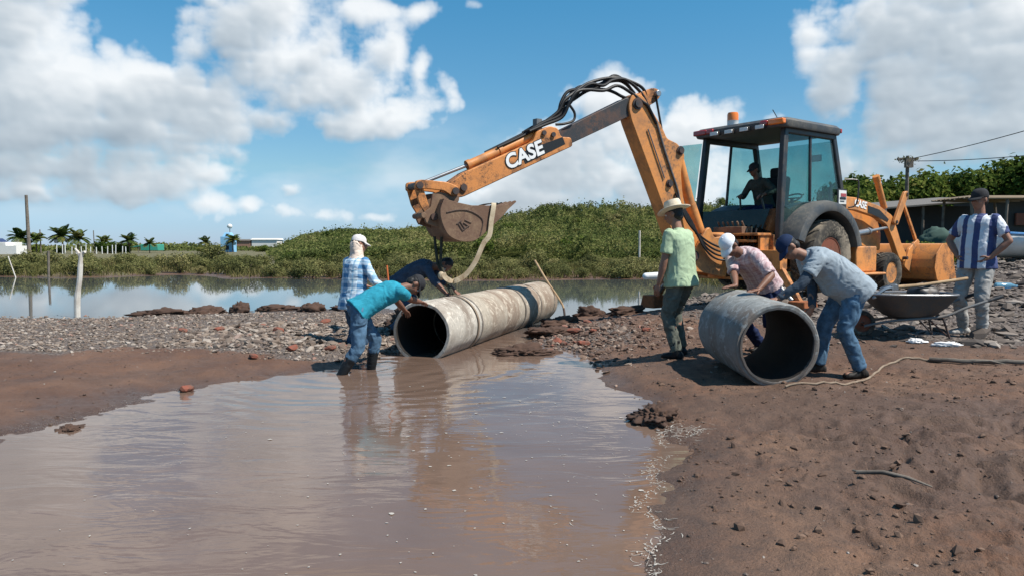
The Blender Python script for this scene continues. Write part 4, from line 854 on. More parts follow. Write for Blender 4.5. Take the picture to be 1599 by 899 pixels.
def scatter_stones():
    def left(rg, n):
        x = rg.uniform(-11, -1.2, n); y = 8.7+(rg.random(n)**1.3)*6.6; w = gravel_w(x, y); k = rg.random(n) < w; return x[k], y[k]
    stones('gravel', left, 21000, .009, .042, 5, 'gravel')
    def lb(rg, n):
        x = rg.uniform(-4.5, -1.3, n); y = rg.uniform(9.2, 12.5, n); return x, y
    stones('gravel', lb, 1600, .025, .08, 15, 'gravel')
    def deb(rg, n):
        x = rg.normal(.95, .75, n); y = rg.normal(11.1, 1.1, n); k = (x-.3*(y-9.4)+1.16 > .55); return x[k], y[k]
    stones('gravel', deb, 2400, .012, .06, 6, 'debris', .7)
    def mid(rg, n):
        x = rg.uniform(.9, 4.2, n); y = rg.uniform(8.2, 13, n); return x, y
    stones('gravel', mid, 1500, .008, .04, 16, 'debris', .6)
    def right(rg, n):
        x = rg.uniform(3.6, 16, n); y = rg.uniform(8, 22, n); w = gravel_w(x, y); k = (rg.random(n) < w) & (x/y < .85); return x[k], y[k]
    stones('gravel', right, 11000, .025, .14, 7, 'slate', .45)
    stones('gravel', right, 9000, .015, .05, 17, 'slate', .5)
    def front(rg, n):
        x = rg.uniform(.7, 6, n); y = rg.uniform(2.6, 8.6, n); return x, y
    stones('gravel', front, 2600, .004, .014, 8, 'mud', .7)
    def clod(rg, n):
        x = rg.uniform(1.0, 5.5, n); y = 2.7+rg.random(n)**1.2*4.6; k = n2(x, y, 1.1, 3, 33) > -.05; return x[k], y[k]
    stones('mud_crumbs', clod, 1500, .008, .034, 28, 'clod', .75)
    def fl(rg, n):
        x = rg.uniform(-6, -2, n); y = rg.uniform(5, 9, n); return x, y
    stones('gravel', fl, 500, .006, .018, 9, 'mud', .6)
def wheelbarrow():
    z0 = gh(4.85, 9.0); root = empty('wheelbarrow', (4.85, 9.0, z0), R(-4)); root.scale = (.9, .9, .9); tag(root, 'grey metal wheelbarrow standing on the stones by the man in striped jersey', 'wheelbarrow')
    A = MAT; m = MB(); n = 40; vs = []; fs = []
    def ring(z, x0, x1, w, e): 
        out = []
        for j in range(n):
            a = 2*math.pi*j/n; c, s = math.cos(a), math.sin(a); q = 2/e
            out.append(((x0+x1)/2+(x1-x0)/2*abs(c)**q*(1 if c > 0 else -1), w*abs(s)**q*(1 if s > 0 else -1), z))
        return out
    R_ = [ring(.575, -.60, .56, .37, 3.2), ring(.555, -.585, .545, .355, 3.2), ring(.42, -.46, .44, .29, 3), ring(.3, -.32, .3, .22, 2.6), ring(.25, -.2, .2, .15, 2.3)]
    I_ = [ring(z+.012, 0, 0, 0, 2) for z in ()]
    for q in R_: vs += q
    for i in range(4):
        for j in range(n): fs.append((i*n+j, i*n+(j+1) % n, (i+1)*n+(j+1) % n, (i+1)*n+j))
    fs.append(tuple(4*n+j for j in range(n))); m.add(vs, fs); tr = m.build('tray', A['tray_metal'], root, sharp=60)
    so = tr.modifiers.new('Solidify', 'SOLIDIFY'); so.thickness = .012; so.offset = 1
    m = MB(); rp = [V(p) for p in ring(.578, -.602, .562, .372, 3.2)]; m.tube(rp+[rp[0]], .014, 8); m.build('rim', A['steel'], tr)
    for sd in (-1, 1):
        m = MB(); m.tube(smooth_path([(-.62, sd*.08, .14), (-.3, sd*.17, .22), (.3, sd*.25, .29), (.62, sd*.28, .42), (1.02, sd*.3, .56)], 5), .018, 10); m.tube([(.86, sd*.29, .505), (1.04, sd*.30, .567)], .024, 10, 1); m.build('handle', [A['galvanised'], A['black_paint']], root)
        m = MB(); m.tube([(.34, sd*.2, .28), (.42, sd*.24, .0)], .014, 8); m.build('leg', A['black_steel'], root)
        m = MB(); m.tube([(.16, sd*.18, .26), (.40, sd*.23, .03)], .011, 8); m.build('brace', A['black_steel'], root)
    w = empty('wheel', (-.62, 0, .17)); w.parent = root
    m = MB(); m.lathe([(.115, -.035), (.15, -.045), (.17, -.03), (.175, 0), (.17, .03), (.15, .045), (.115, .035)], M=Matrix.Rotation(R(90), 3, 'X'), n=32, closed=True); m.build('tyre', A['rubber'], w)
    m = MB(); m.lathe([(.118, -.02), (.09, -.01), (.03, -.02), (.03, .02), (.09, .01), (.118, .02)], M=Matrix.Rotation(R(90), 3, 'X'), n=24, closed=True); m.tube([(0, -.09, 0), (0, .09, 0)], .014, 8); m.build('rim', A['rim_rust'], w)
    v, f = boulder(77, .19, .15, .11, .3, 3); o = meshobj('black_sack', v, f, A['black_paint']); o.location = (5.02, 9.02, z0+.53); tag(o, 'black sack lying in the wheelbarrow tray', 'sack')
    r = empty('pickaxe', (4.6, 8.86, z0+.6)); tag(r, 'pickaxe with long pale handle laid across the wheelbarrow', 'pickaxe')
    m = MB(); m.tube([(-.02, 0, .0), (.35, .04, .03), (.98, .2, .1)], [.026, .019, .02], 10); m.build('handle', A['wood_pale'], r)
    m = MB(); m.tube(smooth_path([(-.28, -.02, -.13), (-.14, -.02, -.02), (.0, 0, .01), (.02, .1, .02), (-.06, .26, -.04)], 5), [.008]+[.022]*19+[.012], 8); m.box((-.02, 0, 0), (.08, .07, .06)); m.build('head', A['steel'], r)
def small_things():
    A = MAT
    m = MB(); p = smooth_path([(1.02, 14.2, gh(1.02, 14.2)-.05), (1.0, 14.28, .22), (.9, 14.4, .42), (.70, 14.75, .72), (.47, 15.2, 1.12)], 5); m.tube(p[:6], .022, 8, 1); m.tube(p[5:], .02, 8, 0); o = m.build('long_pole', [A['wood_pale'], A['black_steel']]); tag(o, 'long pale wooden pole leaning at the far end of the long pipe', 'pole')
    m = MB(); m.tube([(3.62, 20, .6), (4.9, 20.3, .64)], [.09, .12], 20); m.sphere((3.62, 20, .6), .09, 8, 16); o = m.build('white_float', A['white_plastic']); tag(o, 'smooth white rounded tube over the lagoon behind the man in green', 'float')
    pts = [(2.5, 6.70), (3.0, 6.80), (3.45, 7.15), (3.9, 7.6), (4.2, 7.72), (4.45, 7.6)]
    m = MB(); m.tube([(x, y, gh(x, y)+.012) for x, y, *_ in [tuple(q) for q in smooth_path([(a, b, 0) for a, b in pts], 8)]], .011, 8); o = m.build('hose', A['muddy_webbing']); tag(o, 'thin muddy beige hose lying on the mud from the loose pipe to the right', 'hose')
    pts = [(4.35, 7.65), (4.6, 7.4), (4.85, 7.2), (5.2, 6.95), (5.6, 6.95)]
    m = MB(); m.tube([(x, y, gh(x, y)+.03) for x, y, *_ in [tuple(q) for q in smooth_path([(a, b, 0) for a, b in pts], 6)]], .022, 8)
    for k, (x, y) in enumerate(((4.6, 7.4), (4.9, 7.15), (5.25, 6.95))): m.tube([(x, y, gh(x, y)+.03), (x+.12, y-.16+.1*k, gh(x, y)+.06), (x+.3, y-.25+.12*k, gh(x, y)+.02)], [.014, .01, .005], 6)
    o = m.build('branch', A['wood_grey']); tag(o, 'long dark dead branch lying on the mud at the right edge', 'branch')
    m = MB(); pts = [(2.0, 4.22), (2.1, 4.12), (2.2, 4.05), (2.3, 3.98)]; m.tube([(x, y, gh(x, y)+.012) for x, y in pts], [.012, .01, .009, .005], 8); m.tube([(2.02, 4.2, gh(2.02, 4.2)+.012), (2.0, 4.27, gh(2, 4.27)+.02)], .007, 6); o = m.build('twig', A['wood_grey']); tag(o, 'thin dark twig lying alone on the foreground mud', 'twig')
    z = gh(8.2, 12.4); m = MB(); Mx = Matrix.Rotation(R(90), 3, 'Y') @ Matrix.Rotation(R(10), 3, 'X'); m.lathe([(.04, 0), (.055, .02), (.055, .24), (.02, .32), (.02, .35)], (8.1, 12.4, z+.06), Mx, 16); o = m.build('plastic_bottle', A['bottle']); tag(o, 'clear blue plastic bottle lying on the stones right of the striped jersey', 'bottle')
    for k, (x, y, a, b, lb) in enumerate(((4.74, 8.62, .09, .07, 'crumpled white plastic bag in front of the wheelbarrow leg'), (4.98, 8.40, .13, .04, 'flattened white plastic sheet right of the crumpled bag'))):
        v, f = boulder(90+k, a, b, .035, .8, 4); o = meshobj('plastic_bag', v, f, A['bag']); o.location = (x, y, gh(x, y)+.015); o.rotation_euler = (0, 0, -.3); tag(o, lb, 'plastic bag')
    # foam and flecks on the pool
    rg = np.random.default_rng(31); vs = []; fs = []
    def fleck(x, y, r, e, rot, z=.004):
        k0 = len(vs); n = 9
        for j in range(n):
            a = 2*math.pi*j/n; q = r*(1+.45*rg.uniform(-1, 1)); px, py = q*math.cos(a)*e, q*math.sin(a); vs.append((x+px*math.cos(rot)-py*math.sin(rot), y+px*math.sin(rot)+py*math.cos(rot), z))
        vs.append((x, y, z+.0008)); fs.extend([(k0+j, k0+(j+1) % n, k0+n) for j in range(n)])
    for _ in range(330):
        y = 3.1+4.6*rg.random()**1.2; x = rg.uniform(-1.2, 1.05) if rg.random() < .75 else rg.uniform(-2.5, 1)
        if base_h(np.array([x]), np.array([y]))[0] < -.02: fleck(x, y, rg.uniform(.002, .0055)*(1+1.8*(rg.random() < .08)), rg.uniform(1, 1.8), rg.uniform(0, 3))
    edge = [(1.21, 5.62), (1.08, 5.2), (.98, 4.75), (.86, 4.45), (.76, 4.05), (.74, 3.7), (.68, 3.4), (.62, 3.1)]
    def lace(x, y, ang, ln, wd):
        """a thin wandering thread of foam lying on the water or the wet mud"""
        k0 = len(vs); n = max(5, int(ln/.012)); a = ang; ph = rg.uniform(0, 50)
        for i in range(n+1):
            q = wd*(.35+.65*math.sin(math.pi*i/n))*(1+.5*rg.uniform(-1, 1)); nx, ny = -math.sin(a), math.cos(a); z = max(gh(x, y), 0)+.0025
            vs.append((x+nx*q/2, y+ny*q/2, z)); vs.append((x-nx*q/2, y-ny*q/2, z))
            a += .55*float(noise3(np.array([[ph+i*.35, ph, 1]]), 9)[0]); x += math.cos(a)*ln/n; y += math.sin(a)*ln/n
        fs.extend([(k0+2*i, k0+2*i+1, k0+2*i+3, k0+2*i+2) for i in range(n)])
    ep = smooth_path([(a, b, 0) for a, b in edge], 14)
    for i in range(len(ep)-1):
        p = ep[i]; d = ep[i+1]-p; a = math.atan2(d.y, d.x)
        if fbm3(np.array([[p.x*2.2, p.y*2.2, 4]]), 2, 3)[0] < -.12: continue
        lace(p.x+rg.normal(0, .025)+.05*math.sin(p.y*9), p.y+rg.normal(0, .02), a+rg.normal(0, .7), rg.uniform(.03, .10), rg.uniform(.002, .006))
        for _ in range(3): fleck(p.x+rg.normal(0, .035)+.05*math.sin(p.y*9), p.y+rg.normal(0, .02), rg.uniform(.0015, .0055), rg.uniform(1, 2.5), rg.uniform(0, 3), max(gh(p.x, p.y), 0)+.0025)
    for _ in range(150):
        a = rg.random(); fleck(1.12+a*.36+rg.normal(0, .04), 5.55+rg.normal(0, .16)*(1-a*.6)+.08*math.sin(a*14), rg.uniform(.0015, .006), rg.uniform(1, 3), rg.normal(-.1, .5), max(gh(1.12+a*.36, 5.55), 0)+.003)
    for _ in range(45):
        a = rg.random(); lace(1.12+a*.36+rg.normal(0, .03), 5.55+rg.normal(0, .16)*(1-a*.6)+.08*math.sin(a*14), rg.normal(-.1, .5)+(math.pi if rg.random() < .5 else 0), rg.uniform(.04, .14), rg.uniform(.002, .007))
    for _ in range(30):
        a = rg.random(); lace(rg.uniform(.2, 1.0), rg.uniform(3.6, 6.4), rg.uniform(0, 6.28), rg.uniform(.02, .06), rg.uniform(.002, .005))
    for v_ in range(len(vs)): pass
    o = meshobj('foam', vs, fs, A['foam']); tag(o, kind='stuff')
t_ = NT('bottle'); t_.set((.25, .55, .75), .1, 0, .5); t_.b.inputs['Transmission Weight'].default_value = .6; MAT['bottle'] = t_.m
flat('bag', (.75, .74, .73), .4); flat('foam', (.42, .38, .33), .5)
pipes(); sling(); mud_clods(); bricks(); scatter_stones(); wheelbarrow(); small_things()
# ------------------------------------------------------------------ plants
def leaf_mat(name, cols, trans=.3, scale=.35):
    m = bpy.data.materials.new(name); m.use_nodes = True; t = m.node_tree; n = t.nodes; n.clear(); L = t.links
    o = n.new('ShaderNodeOutputMaterial'); df = n.new('ShaderNodeBsdfDiffuse'); tl = n.new('ShaderNodeBsdfTranslucent'); mx = n.new('ShaderNodeMixShader'); mx.inputs[0].default_value = trans
    at = n.new('ShaderNodeAttribute'); at.attribute_name = 'rnd'; sp = n.new('ShaderNodeSeparateColor'); L.new(at.outputs['Color'], sp.inputs[0])
    oi = n.new('ShaderNodeObjectInfo'); g = n.new('ShaderNodeNewGeometry'); nz = n.new('ShaderNodeTexNoise'); nz.inputs['Scale'].default_value = scale; nz.inputs['Detail'].default_value = 3; L.new(g.outputs['Position'], nz.inputs['Vector'])
    def mm(op, a, b):
        q = n.new('ShaderNodeMath'); q.operation = op
        for k, s in enumerate((a, b)):
            if isinstance(s, bpy.types.NodeSocket): L.new(s, q.inputs[k])
            else: q.inputs[k].default_value = s
        return q.outputs[0]
    f = mm('ADD', mm('MULTIPLY', sp.outputs[0], .45), mm('ADD', mm('MULTIPLY', mm('SUBTRACT', nz.outputs['Fac'], .5), 2.1), mm('ADD', .15, mm('MULTIPLY', oi.outputs['Random'], .25))))
    cr = n.new('ShaderNodeValToRGB'); L.new(f, cr.inputs[0]); e = cr.color_ramp.elements
    while len(e) < len(cols): e.new(.5)
    for i, (p, c) in enumerate(cols): e[i].position = p; e[i].color = (*c, 1)
    L.new(cr.outputs[0], df.inputs[0]); L.new(cr.outputs[0], tl.inputs[0]); L.new(df.outputs[0], mx.inputs[1]); L.new(tl.outputs[0], mx.inputs[2]); L.new(mx.outputs[0], o.inputs[0]); MAT[name] = m
leaf_mat('leaf_mangrove', [(.05, (.068, .074, .03)), (.35, (.14, .146, .055)), (.7, (.21, .2, .08)), (1, (.29, .25, .115))])
leaf_mat('leaf_thicket', [(.05, (.036, .05, .018)), (.3, (.088, .114, .036)), (.6, (.16, .175, .057)), (1, (.25, .225, .095))], .3, .11)
leaf_mat('leaf_tree', [(.1, (.025, .048, .012)), (.4, (.075, .115, .025)), (.75, (.16, .19, .042)), (1, (.24, .21, .06))], .35, .5)
leaf_mat('leaf_palm', [(.1, (.03, .055, .012)), (.6, (.07, .1, .025)), (1, (.17, .15, .05))], .3, .6)
leaf_mat('grass', [(.1, (.06, .07, .02)), (.5, (.13, .125, .045)), (1, (.24, .19, .09))], .3, .3)
paint('bark', (.13, .1, .075), .9, (.06, .045, .035), .6, 3, bump=.5, spec=.2)
def quads(P, Nn, size, rg, asp=.5):
    n = len(P); r = rg.normal(size=(n, 3)); t = np.cross(Nn, r); t /= np.linalg.norm(t, axis=1)[:, None]+1e-9; b = np.cross(Nn, t)
    s = size*rg.uniform(.6, 1.3, n)[:, None]
    v = np.stack([P-t*s*.5, P+b*s*asp*.5+Nn*s*.06, P+t*s*.5, P-b*s*asp*.5+Nn*s*.06], 1).reshape(-1, 3)
    return v, np.arange(n*4).reshape(-1, 4)
def leafobj(name, v, f, mat, rg, parent=None):
    o = meshobj(name, v, f, MAT[mat], parent, smooth=False); n = len(f)
    c = np.repeat(np.concatenate([rg.random((n, 3)), np.ones((n, 1))], 1), 4, 0).astype(np.float32)
    ca = o.data.color_attributes.new('rnd', 'FLOAT_COLOR', 'POINT'); ca.data.foreach_set('color', c.ravel()); return o
def crown_pts(rg, n, W_, H_, z0, lobes, shell=.55):
    c = []; 
    for k in range(lobes):
        a = rg.uniform(0, 6.28); r = W_*.62*math.sqrt(rg.random()); c.append((r*math.cos(a), r*math.sin(a), z0+H_*(.3+.55*rg.random()*(1-.45*(r/W_)))))
    c = np.array(c); rad = np.stack([W_*rg.uniform(.28, .5, lobes), W_*rg.uniform(.28, .5, lobes), H_*rg.uniform(.18, .32, lobes)], 1)
    i = rg.integers(0, lobes, n); d = rg.normal(size=(n, 3)); d /= np.linalg.norm(d, axis=1)[:, None]; q = rg.random(n)**.5*(1-shell)+shell
    q = q*(1+.25*rg.normal(size=n)*(rg.random(n) < .35))
    P = c[i]+d*rad[i]*q[:, None]; Nn = d+rg.normal(size=(n, 3))*.6+np.array([0, 0, .35]); Nn /= np.linalg.norm(Nn, axis=1)[:, None]
    P[:, 2] = np.maximum(P[:, 2], .02); return P, Nn, c, rad
def make_bush(name, W_, H_, n, leaf, mat, seed, lobes=9):
    rg = np.random.default_rng(seed); root = empty(name)
    P, Nn, c, _ = crown_pts(rg, n, W_, H_, -.12*H_, lobes, .45); v, f = quads(P, Nn, leaf, rg, .55); leafobj('foliage', v, f, mat, rg, root)
    m = MB()
    for k in range(5): m.tube([(0, 0, -.1), (c[k][0]*.4, c[k][1]*.4, c[k][2]*.5), tuple(c[k])], [.03, .022, .01], 5)
    m.build('stem', MAT['bark'], root, sharp=None); return root
def make_tree(name, W_, H_, n, leaf, mat, seed, trunk=.3, lobes=14):
    rg = np.random.default_rng(seed); root = empty(name); z0 = H_*trunk
    P, Nn, c, _ = crown_pts(rg, n, W_, H_-z0, z0*.9, lobes, .5); v, f = quads(P, Nn, leaf, rg, .6); leafobj('crown', v, f, mat, rg, root)
    m = MB(); r = .03*H_; m.tube(smooth_path([(0, 0, -.3), (.1, .05, z0*.5), (0, .1, z0*1.2), (.1, 0, H_*.55)], 4), [r*1.3]*4+[r]*4+[r*.7]*4+[r*.4], 8)
    for k in range(min(lobes, 8)): m.tube([(0, .05, z0*.8+k*.05), tuple((np.array([0, 0, z0])+c[k])/2), tuple(c[k])], [r*.5, r*.3, r*.1], 6)
    m.build('trunk', MAT['bark'], root, sharp=None); return root
def make_palm(seed, H_=3.2, nf=24, fl=1.7):
    rg = np.random.default_rng(seed); root = empty('palm_tree'); m = MB(); top = V((.12, .05, H_*.62))
    m.tube(smooth_path([(0, 0, -.3), (.03, 0, H_*.3), tuple(top)], 5), .09, 8); m.build('trunk', MAT['bark'], root, sharp=None)
    vs = []
    for k in range(nf):
        a = k*2.4+rg.uniform(-.3, .3); el = rg.uniform(.1, 1.35); prev = top; d = V((math.cos(a)*math.cos(el), math.sin(a)*math.cos(el), math.sin(el)))
        side = d.cross(V((0, 0, 1))).normalized(); p = V(top)
        for i in range(14):
            q = p+d*fl/14; wd = fl*.3*math.sin(math.pi*min(1, (i+1.5)/15))**.6
            for sd in (-1, 1):
                t = (side*sd+d*.6+V((0, 0, -.35))).normalized()*wd; vs += [p, p+(q-p)*.8, p+t+(q-p)*1.1, p+t*.96]
            d = (d+V((0, 0, -.11))).normalized(); p = q
    v = np.array([tuple(x) for x in vs]); f = np.arange(len(v)).reshape(-1, 4); leafobj('crown', v, f, 'leaf_palm', rg, root); return root
def drop(o, x, y, s=1, rz=0, sz=None):
    o.location = (x, y, gh(x, y)-.03); o.rotation_euler = (0, 0, rz); o.scale = (s, s, sz or s)
HILL = []
def thicket():
    """a wooded rise beyond the lagoon: low scrub in front, climbing to a ragged crest some 160 m away"""
    rg = np.random.default_rng(50); n = 400000
    U = [-.40, -.345, -.32, -.285, -.225, -.156, -.104, -.035, .026, .113, .173, .26, .43]; HG = [0, .001, .004, .010, .018, .020, .028, .030, .043, .0525, .044, .040, .033]
    def top(X, D):
        u = X/D; f = np.interp(u, U, HG)/.0555; c0 = n2(X, D, .045, 3, 62); c1 = n2(X, D, .12, 2, 64)
        g = np.interp(D, [43, 60, 85, 115, 150, 175, 190], [-.013, -.007, .003, .018, .0545, .052, .045])
        g = np.where(g > 0, g*f, g*1.0); base = 1.42+g*D
        b = np.abs(fbm3(np.stack([X*.33, D*.2, X*0], 1), 2, 61)); amp = .25+.011*D
        amp = amp*np.clip(f+.12, 0, 1)
        return np.maximum(base+(.6-2.4*b)*amp+c0*amp*1.1+c1*amp*1.0, .3)*sstep(-.02, .2, f)
    HILL.append(top); q = rg.random(n); D = np.interp(q, [0, .25, .5, .75, 1], [43, 66, 100, 138, 186]); u = rg.uniform(-.36, .34, n); X = u*D
    tz = top(X, D); ok = tz > .35; X, D, tz = X[ok], D[ok], tz[ok]; n = len(X); e = .5; gx = (top(X+e, D)-tz)/e; gy = (top(X, D+e)-tz)/e
    Nn = np.stack([-gx, -gy, np.ones(n)], 1)*.8+rg.normal(size=(n, 3))*.6; Nn /= np.linalg.norm(Nn, axis=1)[:, None]
    size = .08+.0022*D; spike = (rg.random(n) < .05)*rg.random(n)*(.2+.006*D)
    P = np.stack([X, D, tz-rg.random(n)**2*(.3+.006*D)+.2+spike], 1); rr = rg.normal(size=(n, 3)); t = np.cross(Nn, rr); t /= np.linalg.norm(t, axis=1)[:, None]+1e-9; b = np.cross(Nn, t)
    s_ = (size*rg.uniform(.55, 1.35, n))[:, None]; v = np.stack([P-t*s_*.5, P+b*s_*.3+Nn*s_*.06, P+t*s_*.5, P-b*s_*.3+Nn*s_*.06], 1).reshape(-1, 3)
    o = leafobj('mangrove_thicket', v, np.arange(n*4).reshape(-1, 4), 'leaf_thicket', rg)
    uu, dd = np.meshgrid(np.linspace(-.36, .34, 260), np.concatenate([np.linspace(43, 90, 70), np.linspace(91, 186, 110)])); X = (uu*dd).ravel(); D = dd.ravel(); z = np.maximum(top(X, D)-.45-.008*D, 0)
    k = 260; i = np.arange(179)[:, None]*k; j = np.arange(259)[None]; ff = np.stack([i+j, i+j+1, i+k+j+1, i+k+j], 2).reshape(-1, 4)
    meshobj('undergrowth', np.stack([X, D, z], 1), ff, MAT['leaf_thicket'], o)
    tag(o, 'broad wooded rise of green mangrove beyond the lagoon', 'mangroves', kind='stuff')
def plants():
    thicket(); rg = np.random.default_rng(70)
    protos = [make_bush('mangrove_shrub', rg.uniform(.9, 1.3), rg.uniform(1.0, 1.4), 1500, .12, 'leaf_mangrove', 100+k) for k in range(6)]
    spots = []
    for xx in np.arange(-31, 9.5, .92): spots.append((xx+rg.normal(0, .2), 0))
    for xx in np.arange(-29, 9, 1.5): spots.append((xx+rg.normal(0, .4), 1))
    for row_ in (1, 2, 3, 4):
        for xx in np.arange(-9, 10, 1.25): spots.append((xx+rg.normal(0, .4), row_))
    used = [False]*6
    for _ in range(100): spots.append((rg.uniform(-36, -11), rg.uniform(1.2, 9.5)))
    for i, (x, row) in enumerate(spots):
        sh = np.interp(x, [-36, -24, -19.7, -12.3, -6.4, -4, 1.5, 5.6, 9], [34.4, 34.4, 33.7, 32.3, 31.0, 30.6, 30.9, 31.5, 33])
        if row == 0 and (-19.2 < x < -14.2): sh = 45.5
        y = sh+.5+rg.uniform(0, 1.0)+row*rg.uniform(1.7, 3.0); 
        s = rg.uniform(.45, .95)*(.8 if row > 4.5 else 1)*(.9 if x > -9 and row < 3 else (.95 if x < -22 else 1.15 if x < -18.5 else .9)); k = i % 6
        if -14 < x < -11 and row == 0: continue
        o = protos[k] if not used[k] else copy_tree(protos[k]); used[k] = True
        drop(o, x, y, s, rg.uniform(0, 6), s*rg.uniform(.8, 1.15)); tag(o, 'low olive mangrove shrub in the belt along the far lagoon shore', 'shrub', 'mangrove shrubs along the far shore')
    # taller shrubs standing out of the wooded rise
    HB = [make_bush('mangrove_bush', 1.0, 1.25, 900, .17, ('leaf_thicket', 'leaf_mangrove', 'leaf_tree')[k % 3], 500+k, 7) for k in range(6)]; k = 0; usedb = [False]*6
    while k < 170:
        D = float(np.interp(rg.random(), [0, .45, 1], [42, 80, 172])); u_ = rg.uniform(-.31, .3); X = u_*D; z = float(HILL[0](np.array([X]), np.array([D]))[0])
        if z < .5: continue
        o = HB[k % 6] if not usedb[k % 6] else copy_tree(HB[k % 6]); usedb[k % 6] = True; s = rg.uniform(.45, 1.0)*(.7+.007*D)*(.6+.4*float(np.interp(u_, [-.33, -.2, -.1], [0, .6, 1]))); o.location = (X, D, z-.55*s); o.rotation_euler = (0, 0, rg.uniform(0, 6)); o.scale = (s*1.15, s*1.15, s*rg.uniform(.8, 1.2))
        tag(o, 'mangrove bush standing out of the wooded rise beyond the lagoon', 'bush', 'bushes on the wooded rise'); k += 1
    # reeds and grass tufts on the far shore and round the sheds
    n = 26000; x = rg.uniform(-34, 10, n); y = 30.2+rg.random(n)**1.2*14; ok = height(x, y) > .02; x, y = x[ok], y[ok]
    x2 = rg.uniform(7, 22, 9000); y2 = rg.uniform(20, 32, 9000); x = np.concatenate([x, x2]); y = np.concatenate([y, y2]); n = len(x); z = height(x, y)
    h = rg.uniform(.12, .42, n); a = rg.uniform(0, 6.28, n); wv = .022; P = np.stack([x, y, z-.02], 1); tip = P+np.stack([rg.normal(0, .12, n), rg.normal(0, .12, n), h], 1); sd = np.stack([np.cos(a), np.sin(a), 0*a], 1)*wv
    v = np.stack([P-sd, P+sd, tip+sd*.2, tip-sd*.2], 1).reshape(-1, 3); o = leafobj('grass', v, np.arange(n*4).reshape(-1, 4), 'grass', rg); tag(o, kind='stuff')
    # trees on the right, behind the sheds
    T = [make_tree('broadleaf_tree', 2.3, 4.6, 4200, .27, 'leaf_tree', 200+k) for k in range(4)]
    L_ = [(18.9, 41, .98, 'tree just right of the cab, lowest in the row behind the shed'), (20.9, 43, 1.1, 'round green tree left of the utility pole behind the shed'), (23.0, 42.5, 1.12, 'broad tree just right of the utility pole'), (25.2, 43.5, 1.15, 'sunlit tree above the right end of the dark shed'), (27.2, 42.5, 1.08, 'tree above the stick shelter, lower than its right neighbour'), (29.0, 42, 1.25, 'yellowish tree over the stick shelter'), (31.2, 40, 1.5, 'tallest dark tree at the right edge of the photo'), (17.0, 46, .85, 'distant small tree glimpsed between cab and loader'), (33.5, 40, 1.5, 'dark tree beyond the right edge')]
    for i, (x, y, s, lb) in enumerate(L_):
        o = T[i] if i < 4 else copy_tree(T[i % 4]); drop(o, x, y, s, i*1.3, s*.95); tag(o, lb, 'tree', 'trees behind the sheds')
    Bq = make_bush('weed_bush', 1.0, 1.0, 1500, .13, 'leaf_tree', 300)
    for i, (x, y, s, lb) in enumerate(((10.6, 19.5, .9, 'green bush right behind the loader arms'), (11.6, 20.5, 1.0, 'green bush above the loader bucket'), (12.7, 21.5, .85, 'green bush between loader bucket and the striped jersey'), (9.4, 19.6, .8, 'green bush left of the loader link arms'), (13.8, 24, .9, 'green bush at the foot of the dark shed'))):
        o = Bq if i == 0 else copy_tree(Bq); drop(o, x, y, s, i*2.1, s*.9); tag(o, lb, 'bush', 'weeds by the dark shed')
    # palms and bushes of the far village
    Pm = [make_palm(400+k) for k in range(3)]
    L_ = [(-66.5, 100, .95, 'leftmost distant palm beside the white house'), (-64.2, 100, .8, 'small palm between the white house and the tall pole'), (-61.2, 101, 1.05, 'tallest distant palm right of the tall pole'), (-58.6, 100, .9, 'palm right of the tallest distant palm'), (-56.8, 103, .7, 'short palm just left of the dense village bush'), (-51.6, 100, .75, 'palm right of the dense village bush'), (-49.9, 102, .6, 'small palm left of the green tarpaulin'), (-44.5, 118, .8, 'palm right of the pale blue tower'), (-48.8, 118, .7, 'palm left of the pale blue tower')]
    for i, (x, y, s, lb) in enumerate(L_):
        o = Pm[i] if i < 3 else copy_tree(Pm[i % 3]); drop(o, x, y, s*1.12, i*1.9); tag(o, lb, 'palm', 'palms in the far village')
    Vb = make_bush('village_bush', 2.2, 2.7, 2200, .3, 'leaf_tree', 310)
    for i, (x, y, s, lb) in enumerate(((-54.3, 100, 1.05, 'dense dark green bush among the far palms'), (-52.9, 101, .8, 'lower right neighbour of the dense village bush'), (-47, 112, .55, 'bush beside the green tarpaulin'), (-40, 120, .7, 'bush right of the pale blue tower'), (-36, 120, .7, 'bush halfway between blue tower and white hall'), (-63, 103, .5, 'bush under the tall pole'), (-67.5, 104, .8, 'bush behind the white house'), (-32, 110, .6, 'bush left of where the mangroves begin'), (-50, 125, .8, 'bush behind the green tarpaulin'), (-43, 125, .65, 'bush behind the pale blue tower'))):
        o = Vb if i == 0 else copy_tree(Vb); drop(o, x, y, s, i*1.7, s*.8); tag(o, lb, 'bush', 'bushes in the far village')
def treeline():
    rg = np.random.default_rng(88); n = 42000; a = rg.uniform(R(-44), R(52), n); r = rg.uniform(150, 210, n); x = r*np.sin(a); y = r*np.cos(a)
    tp = .5+1.0*np.clip(n2(x, y, .06, 3, 71)+.25, 0, 1)+.5*n2(x, y, .4, 2, 72); z = .4+tp*rg.random(n)**.6; P = np.stack([x, y, z], 1); Nn = rg.normal(size=(n, 3))+np.array([0, -.8, .8]); Nn /= np.linalg.norm(Nn, axis=1)[:, None]
    v, f = quads(P, Nn, .6, rg, .7); o = leafobj('treeline', v, f, 'leaf_thicket', rg); tag(o, kind='stuff')
plants(); treeline()
